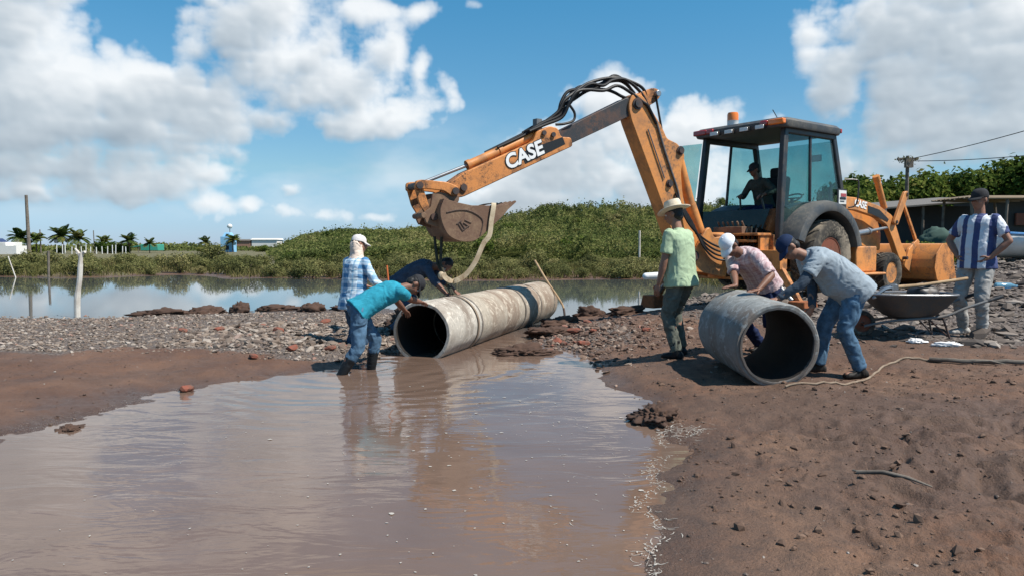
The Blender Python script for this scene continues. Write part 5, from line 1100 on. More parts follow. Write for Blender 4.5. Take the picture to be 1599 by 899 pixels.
# ------------------------------------------------------------------ posts, sheds, boats, the far village
flat('roof_blue', (.03, .05, .12), .6); flat('wall_white', (.72, .7, .66), .8); flat('wall_blue', (.25, .5, .72), .7); flat('tarp_green', (.05, .3, .22), .6); flat('shed_dark', (.045, .045, .045), .9); flat('window_dark', (.02, .025, .035), .2); flat('roof_grey', (.15, .135, .12), .8); flat('net_green', (.04, .075, .06), .9); flat('thatch', (.2, .15, .1), .95); flat('wall_brick', (.3, .17, .12), .9)
def background():
    A = MAT
    def post(name, pts, r, mat, lb, cat, grp=None):
        m = MB(); m.tube(pts, r, 8); o = m.build(name, A[mat]); tag(o, lb, cat, grp); return o
    z = gh(-8.73, 14.8); m = MB()
    p = smooth_path([(-8.73, 14.8, -.3), (-8.72, 14.8, .35), (-8.66, 14.8, .75), (-8.63, 14.8, 1.1), (-8.61, 14.8, 1.27)], 4); m.tube(p, [.06]*6+[.05]*6+[.042]*(len(p)-12), 9); m.tube([(-8.63, 14.8, 1.2), (-8.68, 14.8, 1.3), (-8.74, 14.82, 1.36)], [.035, .03, .02], 7); m.tube([(-8.62, 14.8, 1.24), (-8.55, 14.8, 1.29), (-8.52, 14.78, 1.3)], [.035, .03, .025], 7)
    o = m.build('forked_post', A['wood_white']); tag(o, 'whitish forked wooden post standing in the lagoon by the gravel', 'post')
    post('wooden_stake', [(-20.69, 33, -.3), (-20.66, 33, 1.2)], .05, 'wood_grey', 'brown wooden stake standing in the lagoon left of the forked post', 'stake')
    post('wooden_stake', [(-22.2, 33.2, -.3), (-22.6, 33.2, .95)], .025, 'wood_white', 'thin leaning pale stake at the left lagoon shore', 'stake')
    post('utility_pole', [(-39.1, 60, 0), (-39.2, 60, 5.5)], [.16, .11], 'wood_grey', 'tall bare pole standing over the far village on the left', 'pole')
    post('utility_pole', [(-63.6, 100, 0), (-63.65, 100, 3.6)], [.09, .07], 'wood_grey', 'short thin pole between the far palms', 'pole')
    post('utility_pole', [(-56.9, 101, 0), (-57.0, 101, 3.5)], [.08, .06], 'wood_grey', 'thin pole left of the dense village bush', 'pole')
    post('fence_stake', [(7.4, 43, 0), (7.4, 43, 2.3)], .06, 'wood_white', 'pale stake among the mangroves left of the man in green', 'stake')
    post('fence_stake', [(-7.2, 36, 0), (-7.3, 36, .95)], .03, 'wood_white', 'thin pale stick in the mangroves behind the check shirt man', 'stake')
    rg = random.Random(5)
    for k in range(15):
        x = -56.6+k*.62+rg.uniform(-.15, .15); post('fence_post', [(x, 92, .2), (x+rg.uniform(-.05, .05), 92, 1.45+rg.uniform(-.2, .2))], .055, 'white_paint', 'white post in the far picket row under the palms', 'fence post', 'white fence posts of the far village')
    # white house at the left edge
    r = empty('white_house', (-62.5, 90, .35)); tag(r, 'white house with dark blue front at the left edge of the far shore', 'house')
    m = MB(); m.box((-1.4, 1, .75), (5.5, 3, 1.5)); m.build('wall', A['wall_white'], r, bevel=.02); m = MB(); m.box((-2.2, -.1, 1.72), (5, 3.4, .5), taper=.8); m.build('roof', A['roof_blue'], r); m = MB(); m.box((-1.8, -.54, 1.2), (2.4, .08, .5)); m.build('window', A['window_dark'], r)
    m = MB(); m.box((2.3, -.3, .55), (1.9, 2.4, 1.05)); m.build('annex_wall', A['wall_white'], r)
    # green tarpaulin shelter
    r = empty('tarp_shelter', (-54, 110, .4)); tag(r, 'green tarpaulin shelter in the far village', 'shelter')
    m = MB(); m.box((.6, 0, .75), (2.6, 2, .95)); m.build('tarpaulin', A['tarp_green'], r, bevel=.08); m = MB(); m.box((-1.6, 0, .9), (2.0, 2, .12), Matrix.Rotation(R(-8), 3, 'Y')); m.build('awning', A['tarp_green'], r)
    for x in (-2.5, -1.0): m = MB(); m.tube([(x, -.9, -.3), (x, -.9, .85)], .05, 6); m.build('post', A['wood_grey'], r)
    # pale blue tower with a white tank
    r = empty('water_tower', (-45.9, 120, .4)); tag(r, 'pale blue tower with white tank on top in the far village', 'tower')
    m = MB(); m.box((0, 0, 1.2), (1.9, 1.9, 2.6)); m.box((0, 0, 2.8), (1.5, 1.5, .7), taper=.6); m.build('wall', A['wall_blue'], r, bevel=.03); m = MB(); m.tube([(.25, 0, 3.0), (.25, 0, 4.0)], .06, 8); m.build('mast', A['galvanised'], r); m = MB(); m.sphere((.25, 0, 4.15), (.42, .42, .4), 10, 14); m.build('tank', A['white_paint'], r)
    m = MB(); m.box((0, -.96, .7), (.8, .06, .7)); m.build('window', A['window_dark'], r); m = MB(); m.box((.1, -.72, 2.75), (.4, .2, .35)); m.build('vent', A['window_dark'], r)
    r = empty('white_hall', (-52.8, 160, .4)); tag(r, 'long low white building peeping over the left end of the mangroves', 'building')
    m = MB(); m.box((0, 0, 1.2), (5.4, 4, 2.2)); m.build('wall', A['wall_white'], r); m = MB(); m.box((0, 0, 2.45), (5.8, 4.4, .3), taper=.9); m.build('roof', A['wall_white'], r)
    r = empty('brick_house', (-57.5, 160, .4)); tag(r, 'low brown house left of the long white building', 'house')
    m = MB(); m.box((0, 0, 1.1), (3.4, 4, 2.0)); m.build('wall', A['wall_brick'], r); m = MB(); m.box((0, 0, 2.25), (3.8, 4.4, .3), taper=.85); m.build('roof', A['roof_grey'], r)
    # dark shed behind the loader
    r = empty('dark_shed', (14.8, 28.6, gh(15, 28))); tag(r, 'low dark shed with pale sheet roof behind the loader', 'shed')
    m = MB(); m.box((0, .6, .8), (5.4, 3.0, 2.0)); m.build('wall', A['shed_dark'], r)
    m = MB(); m.box((0, .3, 1.93), (5.9, 4.0, .07), Matrix.Rotation(R(-4.5), 3, 'Y') @ Matrix.Rotation(R(4), 3, 'X')); m.build('roof', A['roof_grey'], r, bevel=.01)
    for x in (-2.2, .2, 2.4): m = MB(); m.tube([(x, -1.5, -.2), (x, -1.5, 1.8)], .05, 8); m.build('post', A['wood_grey'], r)
    # stick shelter
    r = empty('stick_shelter', (16.4, 25.6, gh(16.4, 25.6))); tag(r, 'open shelter of crooked sticks with thatched top behind the striped jersey', 'shelter')
    for k, (x, y) in enumerate(((-1.0, -.7), (.1, -.9), (1.05, -.8), (-.9, 1), (.9, 1))): m = MB(); m.tube(smooth_path([(x, y, -.2), (x+.06*(-1)**k, y, .8), (x-.03, y, 1.75)], 4), .05, 7); m.build('post', A['wood_grey'], r)
    m = MB()
    for k in range(9): m.tube([(-1.3, -1.0+k*.27, 1.72+.02*(k % 3)), (1.35, -1.0+k*.27+.05, 1.74-.02*(k % 2))], .03, 6)
    m.box((-.1, .1, 1.80), (2.3, 2.0, .06), taper=.9); m.build('roof', A['thatch'], r)
    r = empty('pole_fence', (17.4, 24, gh(17.4, 24))); tag(r, 'rough pole fence right of the stick shelter', 'fence')
    for x, t in ((-.3, .1), (1.6, -.1), (3.2, 0)): m = MB(); m.tube([(x, 0, -.2), (x+t, 0, 1.25)], .055, 7); m.build('post', A['wood_white'], r)
    m = MB(); m.tube([(-.5, -.07, 1.05), (3.6, -.07, 1.12)], .035, 7); m.build('rail', A['wood_white'], r); m = MB(); m.tube([(-.2, -.08, 1.0), (1.2, -.08, .2)], .03, 7); m.build('brace', A['wood_white'], r)
    r = empty('red_roof_house', (23.5, 33, gh(23, 33))); tag(r, 'low house with dull red front at the right edge behind the pole fence', 'house')
    m = MB(); m.box((0, 0, .9), (6, 3, 1.8)); m.build('wall', A['shed_dark'], r); m = MB(); m.box((-1, -1.6, 1.0), (2.4, .1, .5)); m.build('front_panel', A['brick_red'], r); m = MB(); m.box((0, -.2, 1.95), (6.6, 4, .1), Matrix.Rotation(R(3), 3, 'X')); m.build('roof', A['roof_grey'], r)
    v, f = boulder(120, .75, .5, .6, .3, 4); o = meshobj('net_heap', v, f, A['net_green']); o.location = (14.1, 24.6, gh(14.1, 24.6)+.35); tag(o, 'heap of dark green netting in front of the shed', 'net heap')
    # boats
    def boat(name, loc, rz, L_, Bm, H_, lb):
        r = empty(name, loc, rz); tag(r, lb, 'boat', 'fishing boats drawn up on the stones'); n = 15
        prof = lambda t: (Bm/2*(1-max(0, (t-.45)/.55)**2.2), H_*(1+.45*t*t), .12*t*t*t*H_+.0)
        sec = []; 
        for i in range(n):
            t = i/(n-1); b, h, k = prof(t); b = max(b, .02); x = L_*(t-.5)
            sec.append([(x, -b, h), (x, -b*.93, h*.55), (x, -b*.6, k+.1), (x, 0, k), (x, b*.6, k+.1), (x, b*.93, h*.55), (x, b, h)])
        vs = [q for s in sec for q in s]; fs = [(i*7+j, i*7+j+1, (i+1)*7+j+1, (i+1)*7+j) for i in range(n-1) for j in range(6)]+[tuple(range(7))]
        m = MB(); m.add(vs, fs); h = m.build('hull', A['white_paint'], r, sharp=50); so = h.modifiers.new('Solidify', 'SOLIDIFY'); so.thickness = .03
        for sd in (0, 6):
            m = MB(); m.tube([V(s[sd])+V((0, 0, .0)) for s in sec], .035, 6); m.build('gunwale', A['blue_paint'], h)
        for t in (.25, .55): b, hh, k = prof(t); m = MB(); m.box((L_*(t-.5), 0, hh*.72), (.28, b*1.9, .04)); m.build('thwart', A['white_paint'], r)
        m = MB(); q = [V(s[0])+V((0, -.012, -.11)) for s in sec[:-1]]; m.tube(q, .03, 6); m.build('stripe', A['blue_paint'], r)
    boat('fishing_boat', (13.3, 18.3, gh(13.3, 18.3)), R(172), 4.4, 1.3, .5, 'white boat with blue rim drawn up on the stones behind the striped jersey')
    # power pole and wires on the right
    z = gh(19.1, 36); r = empty('utility_pole', (19.1, 36, z)); tag(r, 'dark utility pole with ragged crossarm above the shed', 'pole')
    m = MB(); m.tube([(0, 0, -.3), (0, 0, 5.75-z)], [.11, .08], 8); m.build('shaft', A['wood_grey'], r); m = MB(); m.box((0, 0, 5.6-z), (1.0, .1, .1)); m.box((0, -.12, 5.4-z), (.35, .2, .45)); m.build('crossarm', A['wood_grey'], r)
    rr = np.random.default_rng(3); P = rr.normal(size=(220, 3))*np.array([.22, .12, .07])+np.array([0, 0, 5.55-z]); v, f = quads(P, rr.normal(size=(220, 3)), .12, rr, .3); tag(leafobj('dry_tuft', v, f, 'grass', rr, r), kind='stuff')
    for k, (e, sag, lb) in enumerate((((21.5, 22, 6.9), .25, 'upper power line running right from the utility pole'), ((24, 28, 5.4), .2, 'lower power line running right from the utility pole'))):
        a = V((19.2+.2*k, 36, 5.6-.1*k)); b = V(e); pts = [a.lerp(b, i/14)+V((0, 0, -sag*4*(i/14)*(1-i/14))) for i in range(15)]; m = MB(); m.tube(pts, .018, 5); o = m.build('power_line', A['black_paint']); tag(o, lb, 'wire')
background()
# ------------------------------------------------------------------ people
def skin_mat(name, col):
    t = NT(name); a = t.noise(9, 4, .6); t.set(t.mix(a, tuple(c*.8 for c in col), tuple(c*1.15 for c in col)), .55, 0, .4); t.b.inputs['Subsurface Weight'].default_value = .08; t.b.inputs['Subsurface Radius'].default_value = (.02, .008, .004); MAT[name] = t.m
skin_mat('skin', (.27, .135, .088)); skin_mat('skin_dark', (.19, .09, .058)); flat('hair_black', (.012, .011, .011), .6); flat('eye_white', (.6, .58, .55), .3); flat('eye_dark', (.015, .012, .01), .25); flat('lip', (.2, .08, .06), .5)
cloth('shirt_green', (.36, .46, .30), .12); cloth('trousers_olive', (.11, .118, .098), .3); cloth('polo_grey', (.27, .315, .35), .14); cloth('sleeve_blue', (.045, .062, .085), .3); cloth('jeans', (.075, .14, .215), .5, 9); cloth('jeans_dark', (.035, .065, .11), .4, 9); cloth('shirt_turquoise', (.025, .25, .34), .2); cloth('shirt_navy', (.055, .07, .10), .25); cloth('trousers_grey', (.33, .315, .295), .3, 8); cloth('navy', (.012, .02, .06), .3); cloth('cap_navy', (.012, .025, .065), .2); cloth('cap_white', (.72, .74, .78), .08); cloth('cap_pale', (.62, .58, .56), .1); cloth('cap_dark', (.03, .03, .033), .3); cloth('scarf_pale', (.68, .55, .45), .12); cloth('shirt_olive', (.05, .055, .045), .3); cloth('straw', (.66, .56, .42), .12, 30); cloth('hat_band', (.03, .025, .02), .3); cloth('boot_black', (.012, .014, .016), .5, 6, .5); cloth('boot_white', (.5, .5, .48), .25, 6, .5); cloth('shoe_grey', (.42, .4, .37), .25, 8, .7); cloth('shoe_dark', (.02, .017, .015), .5, 8, .6); cloth('scarf_pink', (.45, .3, .27), .2)
def plaid(name, base, a, b, sx, sz):
    t = NT(name); at = t.attr('uvw'); sp = t.N('ShaderNodeSeparateColor'); t.L(at.outputs['Color'], sp.inputs[0])
    def band(s, f, w, o=0):
        x = t.math('FRACT', t.math('ADD', t.math('MULTIPLY', s, f), o)); return t.math('LESS_THAN', x, w)
    u, v = sp.outputs[0], sp.outputs[1]
    k1 = t.math('MULTIPLY', t.math('ADD', band(u, sx, .42), band(v, sz, .42)), .5); k2 = t.math('MULTIPLY', t.math('ADD', band(u, sx, .1, .3), band(v, sz, .1, .3)), .5)
    c = t.mix(k1, base, a); c = t.mix(k2, c, b); n = t.noise(20, 4, .6); c = t.mix(t.math('MULTIPLY', n, .25), c, tuple(q*.6 for q in base)); t.set(c, .9, 0, .2); t.bump(t.noise(14, 5, .65), .35, .012); MAT[name] = t.m
plaid('plaid_blue', (.62, .72, .78), (.03, .17, .36), (.05, .3, .5), 4.6, 8.0); plaid('plaid_pink', (.62, .5, .5), (.42, .27, .28), (.3, .16, .18), 9, 16)
def jersey():
    t = NT('jersey'); at = t.attr('uvw'); sp = t.N('ShaderNodeSeparateColor'); t.L(at.outputs['Color'], sp.inputs[0]); u = sp.outputs[0]
    k = t.math('LESS_THAN', t.math('FRACT', t.math('ADD', t.math('MULTIPLY', u, 6.6), .2)), .46); n = t.noise(15, 4, .6)
    c = t.mix(k, (.66, .68, .72), (.022, .038, .14)); c = t.mix(t.math('MULTIPLY', n, .2), c, (.3, .32, .36)); t.set(c, .75, 0, .3); t.bump(t.noise(14, 5, .65), .3, .012); MAT['jersey'] = t.m
jersey(); cloth('jersey_blue', (.03, .05, .22), .15)
Z3 = V((0, 0, 1))
def remesh(name, b, vox, smooth, fold=0, fscale=14, seed=0, sm_f=.5):
    """grow one continuous surface from overlapping pieces; fold = depth of the creases in cloth"""
    o = meshobj('tmp', b.v, b.f, MAT['skin'], smooth=False)
    bm = bmesh.new(); bm.from_mesh(o.data); bmesh.ops.recalc_face_normals(bm, faces=bm.faces); bm.to_mesh(o.data); bm.free()
    r = o.modifiers.new('r', 'REMESH'); r.mode = 'VOXEL'; r.voxel_size = vox
    s = o.modifiers.new('s', 'SMOOTH'); s.iterations = smooth; s.factor = sm_f
    dg = bpy.context.evaluated_depsgraph_get(); dg.update(); me = bpy.data.meshes.new_from_object(o.evaluated_get(dg)); old = o.data; bpy.data.objects.remove(o); bpy.data.meshes.remove(old)
    n = len(me.vertices); co = np.empty(n*3, np.float32); me.vertices.foreach_get('co', co); co = co.reshape(-1, 3).astype(float)
    f = np.empty(len(me.loops), np.int32); me.loops.foreach_get('vertex_index', f)
    if fold:
        nr = np.empty(n*3, np.float32); me.vertices.foreach_get('normal', nr); nr = nr.reshape(-1, 3)
        w = fbm3(co*np.array([fscale*.5]*3)+seed, 2, seed)*.9; q = co*np.array([fscale, fscale, fscale*.8])+w[:, None]*2.2
        d = 1-np.abs(fbm3(q, 3, seed+3))*2.4; co = co+nr*(d*fold-fold*.3)[:, None]
    bpy.data.meshes.remove(me)
    return co, f.reshape(-1, 4)
def cone(b, p, q, r0, r1, n=14, round0=True, round1=True, e=1.0, ea=None):
    """tapered limb piece, optionally round ended"""
    p, q = V(p), V(q); ax = (q-p).normalized(); pts = []; rs = []
    if round0:
        for a in (75, 50, 25): pts.append(p-ax*r0*math.sin(R(a))); rs.append(r0*math.cos(R(a)))
    k = 5
    for i in range(k+1): pts.append(p.lerp(q, i/k)); rs.append(r0+(r1-r0)*i/k)
    if round1:
        for a in (25, 50, 75): pts.append(q+ax*r1*math.sin(R(a))); rs.append(r1*math.cos(R(a)))
    b.tube(pts, rs, n)
def loft(b, rings, n=24, p=2.3):
    vs = []; fs = []
    for (c, ax, ay, a, d) in rings:
        for j in range(n):
            t = 2*math.pi*j/n; x = abs(math.cos(t))**(2/p)*(1 if math.cos(t) > 0 else -1); y = abs(math.sin(t))**(2/p)*(1 if math.sin(t) > 0 else -1)
            vs.append(V(c)+V(ax)*x*a+V(ay)*y*d)
    for i in range(len(rings)-1):
        for j in range(n): fs.append((i*n+j, i*n+(j+1) % n, (i+1)*n+(j+1) % n, (i+1)*n+j))
    fs.append(tuple(range(n-1, -1, -1))); fs.append(tuple((len(rings)-1)*n+j for j in range(n))); b.add(vs, fs)
def ik(a, t, l1, l2, pole):
    d = t-a; L_ = d.length
    if L_ > (l1+l2)*.995: t = a+d.normalized()*(l1+l2)*.995; d = t-a; L_ = d.length
    x = (l1*l1-l2*l2+L_*L_)/(2*L_); h = math.sqrt(max(l1*l1-x*x, 0)); u = d.normalized(); pl = V(pole); pl = (pl-u*pl.dot(u)).normalized(); return a+u*x+pl*h, t
def person(label, base, yaw, lean, pelvis, hands, feet, H=1.72, curve=.4, head=(0, 0), build=1.0, belly=0, skin='skin', top=None, sleeve=.55, legs=None, hem=.10, cuff=0.0, shoe=('shoe_dark', 'shoe', 0), hat=None, elbow=None, knee=None, under=None, cat='person', hair='hair_black', twist=0, curl=(35, 35), hand_dir=None, seed=0, bare=False, scarf=None, group=None, tuck=False, shoulder_lean=0):
    k = H/1.72; base = V(base); root = empty('person', base); tag(root, label, cat, group)
    F = V((math.cos(yaw), math.sin(yaw), 0)); Lf = V((-math.sin(yaw), math.cos(yaw), 0)); Rt = -Lf
    P0 = V(pelvis)-base
    # spine
    n = 8; sp = [P0]; up = []
    TL = .54*k
    for i in range(n):
        a = R(lean*(1-curve)+lean*2*curve*(i+.5)/n*1.0); d = F*math.sin(a)+Z3*math.cos(a)+Lf*shoulder_lean*i/n; d.normalize(); up.append(d); sp.append(sp[-1]+d*TL/n)
    up.append(up[-1])
    def frame_at(t):
        i = min(int(t*n), n-1); f = t*n-i; c = sp[i].lerp(sp[i+1], f); u = up[i]; fr = Lf.cross(u).normalized(); fr = -fr if fr.dot(F)*1 < 0 and fr.dot(u) == 0 else fr
        fr = (Rt.cross(u)*-1)
        a = R(twist)*t; rt = Rt*math.cos(a)+fr*math.sin(a); fr2 = fr*math.cos(a)-Rt*math.sin(a)
        return c, rt, fr2, u
    def ringset(g, t0=0, t1=1.0, extra=()):
        S_ = [(-.16, .155, .115), (-.06, .165, .118), (.08, .160, .112), (.25, .148, .105), (.42, .150, .108), (.6, .165, .118), (.78, .178, .118), (.9, .165, .098), (.98, .10, .07), (1.04, .062, .06)]
        out = []
        for t, a, d in S_:
            if t < t0-.001 or t > t1+.001: continue
            bl = belly*math.exp(-((t-.25)/.25)**2); c, rt, fr, u = frame_at(max(0, min(1, t))); c = c+u*(t-max(0, min(1, t)))*TL
            out.append((c+fr*bl*.4, rt, fr, (a*build+bl*.35)*k+g, (d*build+bl*.6)*k+g))
        return out
    neck0, rt1, fr1, u1 = frame_at(1.0); sh = {}
    for s, nm in ((1, 'R'), (-1, 'L')):
        c, rt, fr, u = frame_at(.9); sh[nm] = c+rt*s*.165*k*build+u*.0
    hd_dir = (F*math.sin(R(head[0]))+Z3*math.cos(R(head[0]))).normalized(); neck1 = neck0+(u1*.35+hd_dir*.65).normalized()*.085*k
    hc = neck1+hd_dir*.105*k
    hy0 = (F-hd_dir*F.dot(hd_dir)); hy0 = hy0.normalized() if hy0.length > .15 else (-Z3-hd_dir*(-Z3).dot(hd_dir)).normalized()
    q = Quaternion(hd_dir, R(head[1])); hy = q @ hy0; hx = hy.cross(hd_dir).normalized()
    HM = Matrix(((hx.x, hy.x, hd_dir.x), (hx.y, hy.y, hd_dir.y), (hx.z, hy.z, hd_dir.z)))
    hp = lambda x, y, z: hc+HM @ (V((x, y, z))*k)
    # arms and legs
    la, lf = .30*k, .26*k; ll, ls = .43*k, .42*k; J = {}
    for s, nm in ((1, 'R'), (-1, 'L')):
        t = V(hands[nm])-base; pole = (elbow or {}).get(nm, -F*.6+Rt*s*.6-Z3*.2); e, w = ik(sh[nm], t, la, lf, pole); J['e'+nm], J['w'+nm] = e, w
        c, rt, fr, u = frame_at(0); hip = P0+rt*s*.092*k*build-u*.02*k; J['h'+nm] = hip; ft = V(feet[nm][0])-base+V((0, 0, .075*k)); kp = (knee or {}).get(nm, F+Rt*s*.15); kn, an = ik(hip, ft, ll, ls, kp); J['k'+nm], J['a'+nm] = kn, an
        J['t'+nm] = V((math.cos(feet[nm][1]), math.sin(feet[nm][1]), 0))
    b = MB(); loft(b, ringset(0))
    cone(b, neck0-u1*.03, neck1+hd_dir*.03, .062*k, .055*k)
    # head: skull, jaw, chin, nose, brow, lips, ears
    def el(c, r): b.sphere(hp(*c), tuple(q*k for q in r), 12, 16, 0, HM)
    el((0, -.012, .03), (.077, .095, .092)); el((0, .022, -.03), (.064, .072, .085)); el((0, .05, -.085), (.036, .036, .03)); el((0, .075, .028), (.055, .022, .018)); el((.028, .068, -.022), (.026, .022, .022)); el((-.028, .068, -.022), (.026, .022, .022))
    cone(b, hp(0, .088, .018), hp(0, .108, -.022), .010*k, .017*k, 10); el((0, .088, -.055), (.026, .012, .009)); el((0, .086, -.068), (.023, .012, .009))
    for s in (-1, 1): el((s*.078, -.008, -.005), (.011, .022, .034))
    for nm, s in (('R', 1), ('L', -1)):
        cone(b, sh[nm], J['e'+nm], .052*k*build, .041*k); cone(b, J['e'+nm], J['e'+nm].lerp(J['w'+nm], .35), .041*k, .043*k); cone(b, J['e'+nm].lerp(J['w'+nm], .35), J['w'+nm], .043*k, .027*k)
        cone(b, J['h'+nm], J['k'+nm], .088*k*build, .058*k); m_ = J['k'+nm].lerp(J['a'+nm], .32)-J['t'+nm]*.015; cone(b, J['k'+nm], m_, .056*k, .058*k); cone(b, m_, J['a'+nm], .057*k, .036*k); cone(b, J['a'+nm]-V((0, 0, .03*k)), J['a'+nm]+J['t'+nm]*.15*k-V((0, 0, .045*k)), .042*k, .03*k)
    HND = {}
    for nm, s in (('R', 1), ('L', -1)):
        fd = (J['w'+nm]-J['e'+nm]).normalized(); hd = V((hand_dir or {}).get(nm, fd)).normalized(); pn = (Rt*s*-1 if abs(hd.z) > .6 else -Z3); pn = (pn-hd*pn.dot(hd)).normalized(); sd = hd.cross(pn)*s*-1
        if abs(hd.z) > .6 and sd.dot(F) < 0: sd = -sd
        w = J['w'+nm]; HND[nm] = (w, hd, pn, sd)
        pc = w+hd*.05*k; Mx = Matrix(((sd.x, hd.x, pn.x), (sd.y, hd.y, pn.y), (sd.z, hd.z, pn.z))); b.sphere(pc, (.040*k, .056*k, .017*k), 8, 12, 0, Mx)
    vox = .0085; co, f = remesh('body', b, vox, 4)
    # fingers, each a chain of bent joints rooted in the palm, plus thumb and eyes
    fb = MB()
    for nm, s in (('R', 1), ('L', -1)):
        w, hd, pn, sd = HND[nm]; cu = curl[0] if nm == 'R' else curl[1]
        for i, (off, ln) in enumerate(((.030, .072), (.010, .080), (-.010, .075), (-.029, .058))):
            p = w+hd*.085*k+sd*off*k; pts = [p-hd*.03*k, p]; d = V(hd)+sd*off*1.5
            for j, fr in enumerate((.45, .32, .23)):
                a = R(cu*(.45+.35*j)); d2 = (d*math.cos(a)+pn*math.sin(a)).normalized(); p = p+d2*ln*fr*k; pts.append(p)
            fb.tube(pts, [.0095*k, .009*k, .0085*k, .0078*k, .0055*k], 7)
        p = w+hd*.03*k+sd*.03*k; fb.tube([p-sd*.012*k, p+(sd*.75+hd*.6+pn*.25).normalized()*.035*k, p+(sd*.62+hd*.8+pn*.4).normalized()*.062*k, p+(sd*.45+hd*.9+pn*.5).normalized()*.082*k], [.012*k, .0105*k, .0095*k, .006*k], 7)
    nb = len(fb.f)
    for s in (-1, 1): fb.sphere(hp(s*.031, .0785, .010), .0125*k, 8, 10, 1, None); fb.sphere(hp(s*.031, .0865, .010), .0065*k, 6, 8, 2, None)
    bmesh_v = [tuple(x) for x in co]+fb.v; bf = [tuple(x) for x in f.tolist()]+[tuple(i+len(co) for i in q) for q in fb.f]; mi = [0]*len(f)+fb.m
    meshobj('body', bmesh_v, bf, [MAT[skin], MAT['eye_white'], MAT['eye_dark']], root, mi)
    def uvw(o, co):
        # pattern coordinates that follow the cloth: round the body, along the spine
        c0 = np.array(sp[0]); u_ = np.array((sp[-1]-sp[0]).normalized()); r_ = np.array(Rt); f_ = np.cross(r_, u_); d = co-c0
        a = np.stack([d@r_+.5+0*(d@f_), d@u_+.5, d@f_+.5, np.ones(len(co))], 1)
        ca = o.data.color_attributes.new('uvw', 'FLOAT_COLOR', 'POINT'); ca.data.foreach_set('color', a.astype(np.float32).ravel())
    # shirt
    if top:
        b = MB(); rs = ringset(.016*k, -.06, .98); c, rt, fr, u = frame_at(0); g = rs[0]
        if not tuck: rs = [(g[0]-u*(hem-.03)*k, g[1], g[2], g[3]+.028, g[4]+.028), (g[0], g[1], g[2], g[3]+.022, g[4]+.022)]+[(c_, x_, y_, a_+.008, d_+.008) for c_, x_, y_, a_, d_ in rs[1:4]]+rs[4:]
        loft(b, rs); cn = neck0+u1*.0
        loft(b, [(neck0-u1*.05*k, rt1, fr1, .085*k, .078*k), (neck0+u1*.018*k, rt1, fr1, .070*k, .068*k)])
        for nm in 'RL':
            e, w = J['e'+nm], J['w'+nm]; s0 = sh[nm]
            if sleeve <= 1: cone(b, s0, s0.lerp(e, sleeve), .066*k*build, .066*k*build, 16, True, False)
            else:
                cone(b, s0, e, .066*k*build, .054*k, 16); cone(b, e, e.lerp(w, min(.97, sleeve-1)), .054*k, .044*k, 16, True, False)
        co, f = remesh('shirt', b, .010, 3, .008, 10, seed); o = meshobj('shirt', co, f, MAT[top], root); uvw(o, co)
        if under:
            b = MB()
            for nm in 'RL':
                e, w = J['e'+nm], J['w'+nm]; b = MB(); cone(b, sh[nm].lerp(e, .3), e, .056*k, .05*k, 16); cone(b, e, e.lerp(w, .93), .05*k, .036*k, 16, True, False); co, f = remesh('s', b, .009, 3, .006, 16, seed+1); meshobj('sleeve', co, f, MAT[under], root)
    if legs:
        b = MB(); rs = ringset(.010*k, -.16, .25 if not tuck else .25); rs = rs[:-1] if not tuck else rs; loft(b, rs)
        for nm in 'RL':
            h, kn, an = J['h'+nm], J['k'+nm], J['a'+nm]; cone(b, h, kn, .100*k*build, .075*k, 18); e_ = kn.lerp(an, 1-cuff if cuff else .98); cone(b, kn, e_, .075*k, (.062 if not cuff else .066)*k, 18, True, False)
        co, f = remesh('t', b, .0105, 3, .013, 9, seed+5); o = meshobj('trousers', co, f, MAT[legs], root); uvw(o, co)
    if shoe:
        for nm in 'RL':
            an, td = J['a'+nm], J['t'+nm]; sdv = V((-td.y, td.x, 0)); b = MB(); g = an-V((0, 0, .075*k)); r_ = []
            for x, wd, h0 in ((-.075, .030, .05), (-.055, .038, .075), (0, .040, .09), (.06, .044, .07), (.12, .049, .055), (.16, .044, .045), (.185, .028, .03)): r_.append((g+td*x*k+V((0, 0, h0*k/2)), sdv, Z3, wd*k, h0*k/2+.004))
            loft(b, r_, 16, 2.8); cone(b, an-V((0, 0, .03)), an.lerp(J['k'+nm], max(.1, shoe[2])), .05*k, (.055 if shoe[2] < .2 else .068)*k, 16, True, False)
            co, f = remesh('s', b, .008, 3, .004, 18, seed+8); meshobj(shoe[1], co, f, MAT[shoe[0]], root)
    # hair
    b = MB(); b.sphere(hp(0, -.022, .036), tuple(q*k for q in (.0815, .092, .093)), 14, 18, 0, HM); b.sphere(hp(0, -.05, -.03), tuple(q*k for q in (.066, .055, .06)), 10, 14, 0, HM); co, f = remesh('h', b, .008, 1, .004, 40, seed); meshobj('hair', co, f, MAT[hair], root)
